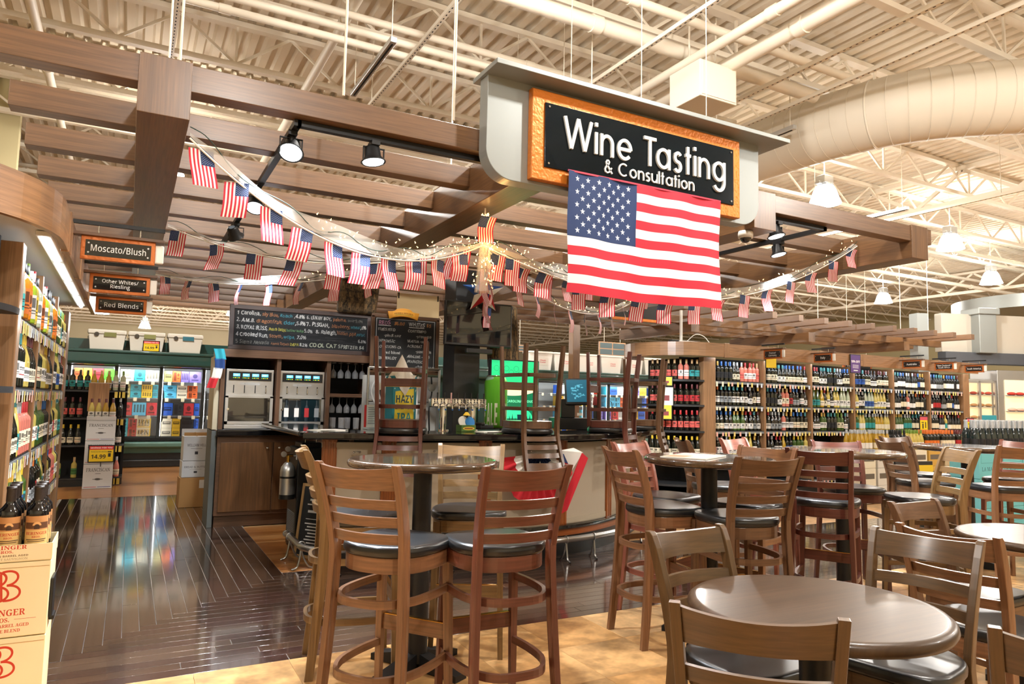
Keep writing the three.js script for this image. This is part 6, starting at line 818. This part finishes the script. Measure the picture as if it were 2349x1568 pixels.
// ------------------------------------------------------------------ deli counter beyond the gondola
{
  const t = thing('deli_refrigerator', 'tall steel deli refrigerator with lit glass doors beyond the gondola', 'refrigerator', [18.75, 0, -10.1], -0.35), lit = S({ color: 0xe9d8b0, emissive: 0xffe2b0, emissiveIntensity: 0.5, roughness: 0.7 });
  part('case', rb(1.0, 2.2, 0.7, 0.02, 0, 1.1, -0.4), M.brushed, t); part('interior', bx(0.86, 1.2, 0.02, 0, 1.5, -0.05), lit, t, 'warm lit interior'); for (const y of [1.2, 1.5, 1.8]) { part('shelf', bx(0.86, 0.015, 0.08, 0, y, 0), M.shelfGrey, t); part('deli_tray', mg(...[0, 1, 2, 3].map((i) => sph(0.1, -0.32 + i * 0.21, 0, -0.01, 10, 6).scale(1, 0.4, 0.5).translate(0, y + 0.045, 0))), paint(y > 1.6 ? 0xb04030 : 0xb98a58, 0.8), t); } part('pane', bx(0.86, 1.22, 0.004, 0, 1.5, 0.06), M.glass, t); part('door_frame', mg(bx(0.05, 1.3, 0.05, -0.44, 1.5, 0.06), bx(0.05, 1.3, 0.05, 0.44, 1.5, 0.06), bx(0.06, 1.3, 0.05, 0, 1.5, 0.06), bx(0.93, 0.05, 0.05, 0, 2.13, 0.06), bx(0.93, 0.05, 0.05, 0, 0.87, 0.06)), M.brushed, t);
  const d = thing('deli_case', 'wide steel deli case with lit meat shelves', 'refrigerator', [20.3, 0, -9.6], -0.35); part('case', rb(1.9, 2.45, 0.9, 0.02, 0, 1.22, -0.5), M.brushed, d); part('interior', bx(1.5, 1.3, 0.02, 0, 1.55, -0.04), lit, d, 'warm lit interior'); for (const [y, c] of [[1.05, 0xd98a3a], [1.4, 0xd8b0a0], [1.8, 0xb8382e]]) { part('shelf', bx(1.5, 0.02, 0.12, 0, y, 0), M.shelfGrey, d); part('meat_row', mg(...[0, 1, 2, 3, 4, 5].map((i) => sph(0.13, -0.6 + i * 0.24, 0, 0, 10, 6).scale(1, 0.35, 0.5).translate(0, y + 0.05, 0))), paint(c, 0.8), d); }
  const h = thing('deli_canopy', 'grey deli canopy with pale fascia, posts and curved end bracket', 'canopy', [20.6, 0, -9.9], -0.35); part('fascia', rb(6, 0.3, 0.3, 0.02, 0.6, 2.75, 0), paint(0x4a4e55, 0.5), h); part('upper_panel', rb(6, 1.0, 0.25, 0.01, 0.6, 3.4, -0.1), paint(0xb9b4a8, 0.8), h); part('capital', mg(rb(0.5, 1.05, 0.5, 0.02, -1.3, 3.4, 0.05), rb(0.62, 0.16, 0.62, 0.02, -1.3, 3.95, 0.05)), M.signGrey, h); part('bracket', rb(0.45, 0.9, 0.3, 0.12, 1.6, 3.7, 0.3, 4), M.signGrey, h); part('top_ring', mg(cyl(2.2, 2.2, 0.35, 40, 1.8, 4.35, -1.2)), M.signGrey, h); for (const x of [-2.8, 3.3]) part('post', bx(0.3, 3.9, 0.3, x, 1.95, -0.3), M.signGrey, h);
  const tx = canvasTex(256, 64, (x) => { x.fillStyle = '#141416'; x.fillRect(0, 0, 256, 64); x.fillStyle = '#eee'; x.font = '48px sans-serif'; x.fillText('X BOO', 20, 48); });
  const bs = thing('far_sign', 'dark sign in an orange frame half hidden behind the pergola beam', 'sign', [17.6, 2.62, -12.6]); part('frame', rb(1.2, 0.5, 0.05, 0.005), M.copperFlat, bs); part('face', new THREE.PlaneGeometry(1.05, 0.36).translate(0, 0, 0.027), S({ map: tx, roughness: 0.4 }), bs); part('cable', mg(rod([-0.4, 0.25, 0], [-0.4, 3.78, 0], 0.006), rod([0.4, 0.25, 0], [0.4, 3.78, 0], 0.006)), M.ceilSteel, bs);
  const wx = canvasTex(256, 96, (x) => { x.fillStyle = '#141416'; x.fillRect(0, 0, 256, 96); x.fillStyle = '#e8e6e0'; x.font = '44px sans-serif'; x.textAlign = 'center'; x.fillText('Wine', 90, 62); });
  const ws = thing('rear_wine_sign', 'grey-ended wine sign hanging behind the bunting over the bar', 'sign', [7.36, 2.93, -9.3]); part('frame', rb(1.1, 0.36, 0.05, 0.005), M.copper, ws); part('face', new THREE.PlaneGeometry(0.98, 0.27).translate(0, 0, 0.0262), S({ map: wx, roughness: 0.3 }), ws); part('body', rb(1.5, 0.4, 0.06, 0.03, 0, 0.0, -0.06), M.signGrey, ws); part('hanger_cable', mg(rod([-0.3, 0.2, -0.06], [-0.3, 3.47, -0.06], 0.005), rod([0.3, 0.2, -0.06], [0.3, 3.47, -0.06], 0.005)), M.ceilSteel, ws);
}

scene.traverse((o) => { if (o.isMesh) { o.castShadow = true; o.receiveShadow = true; } });
renderer.render(scene, camera);
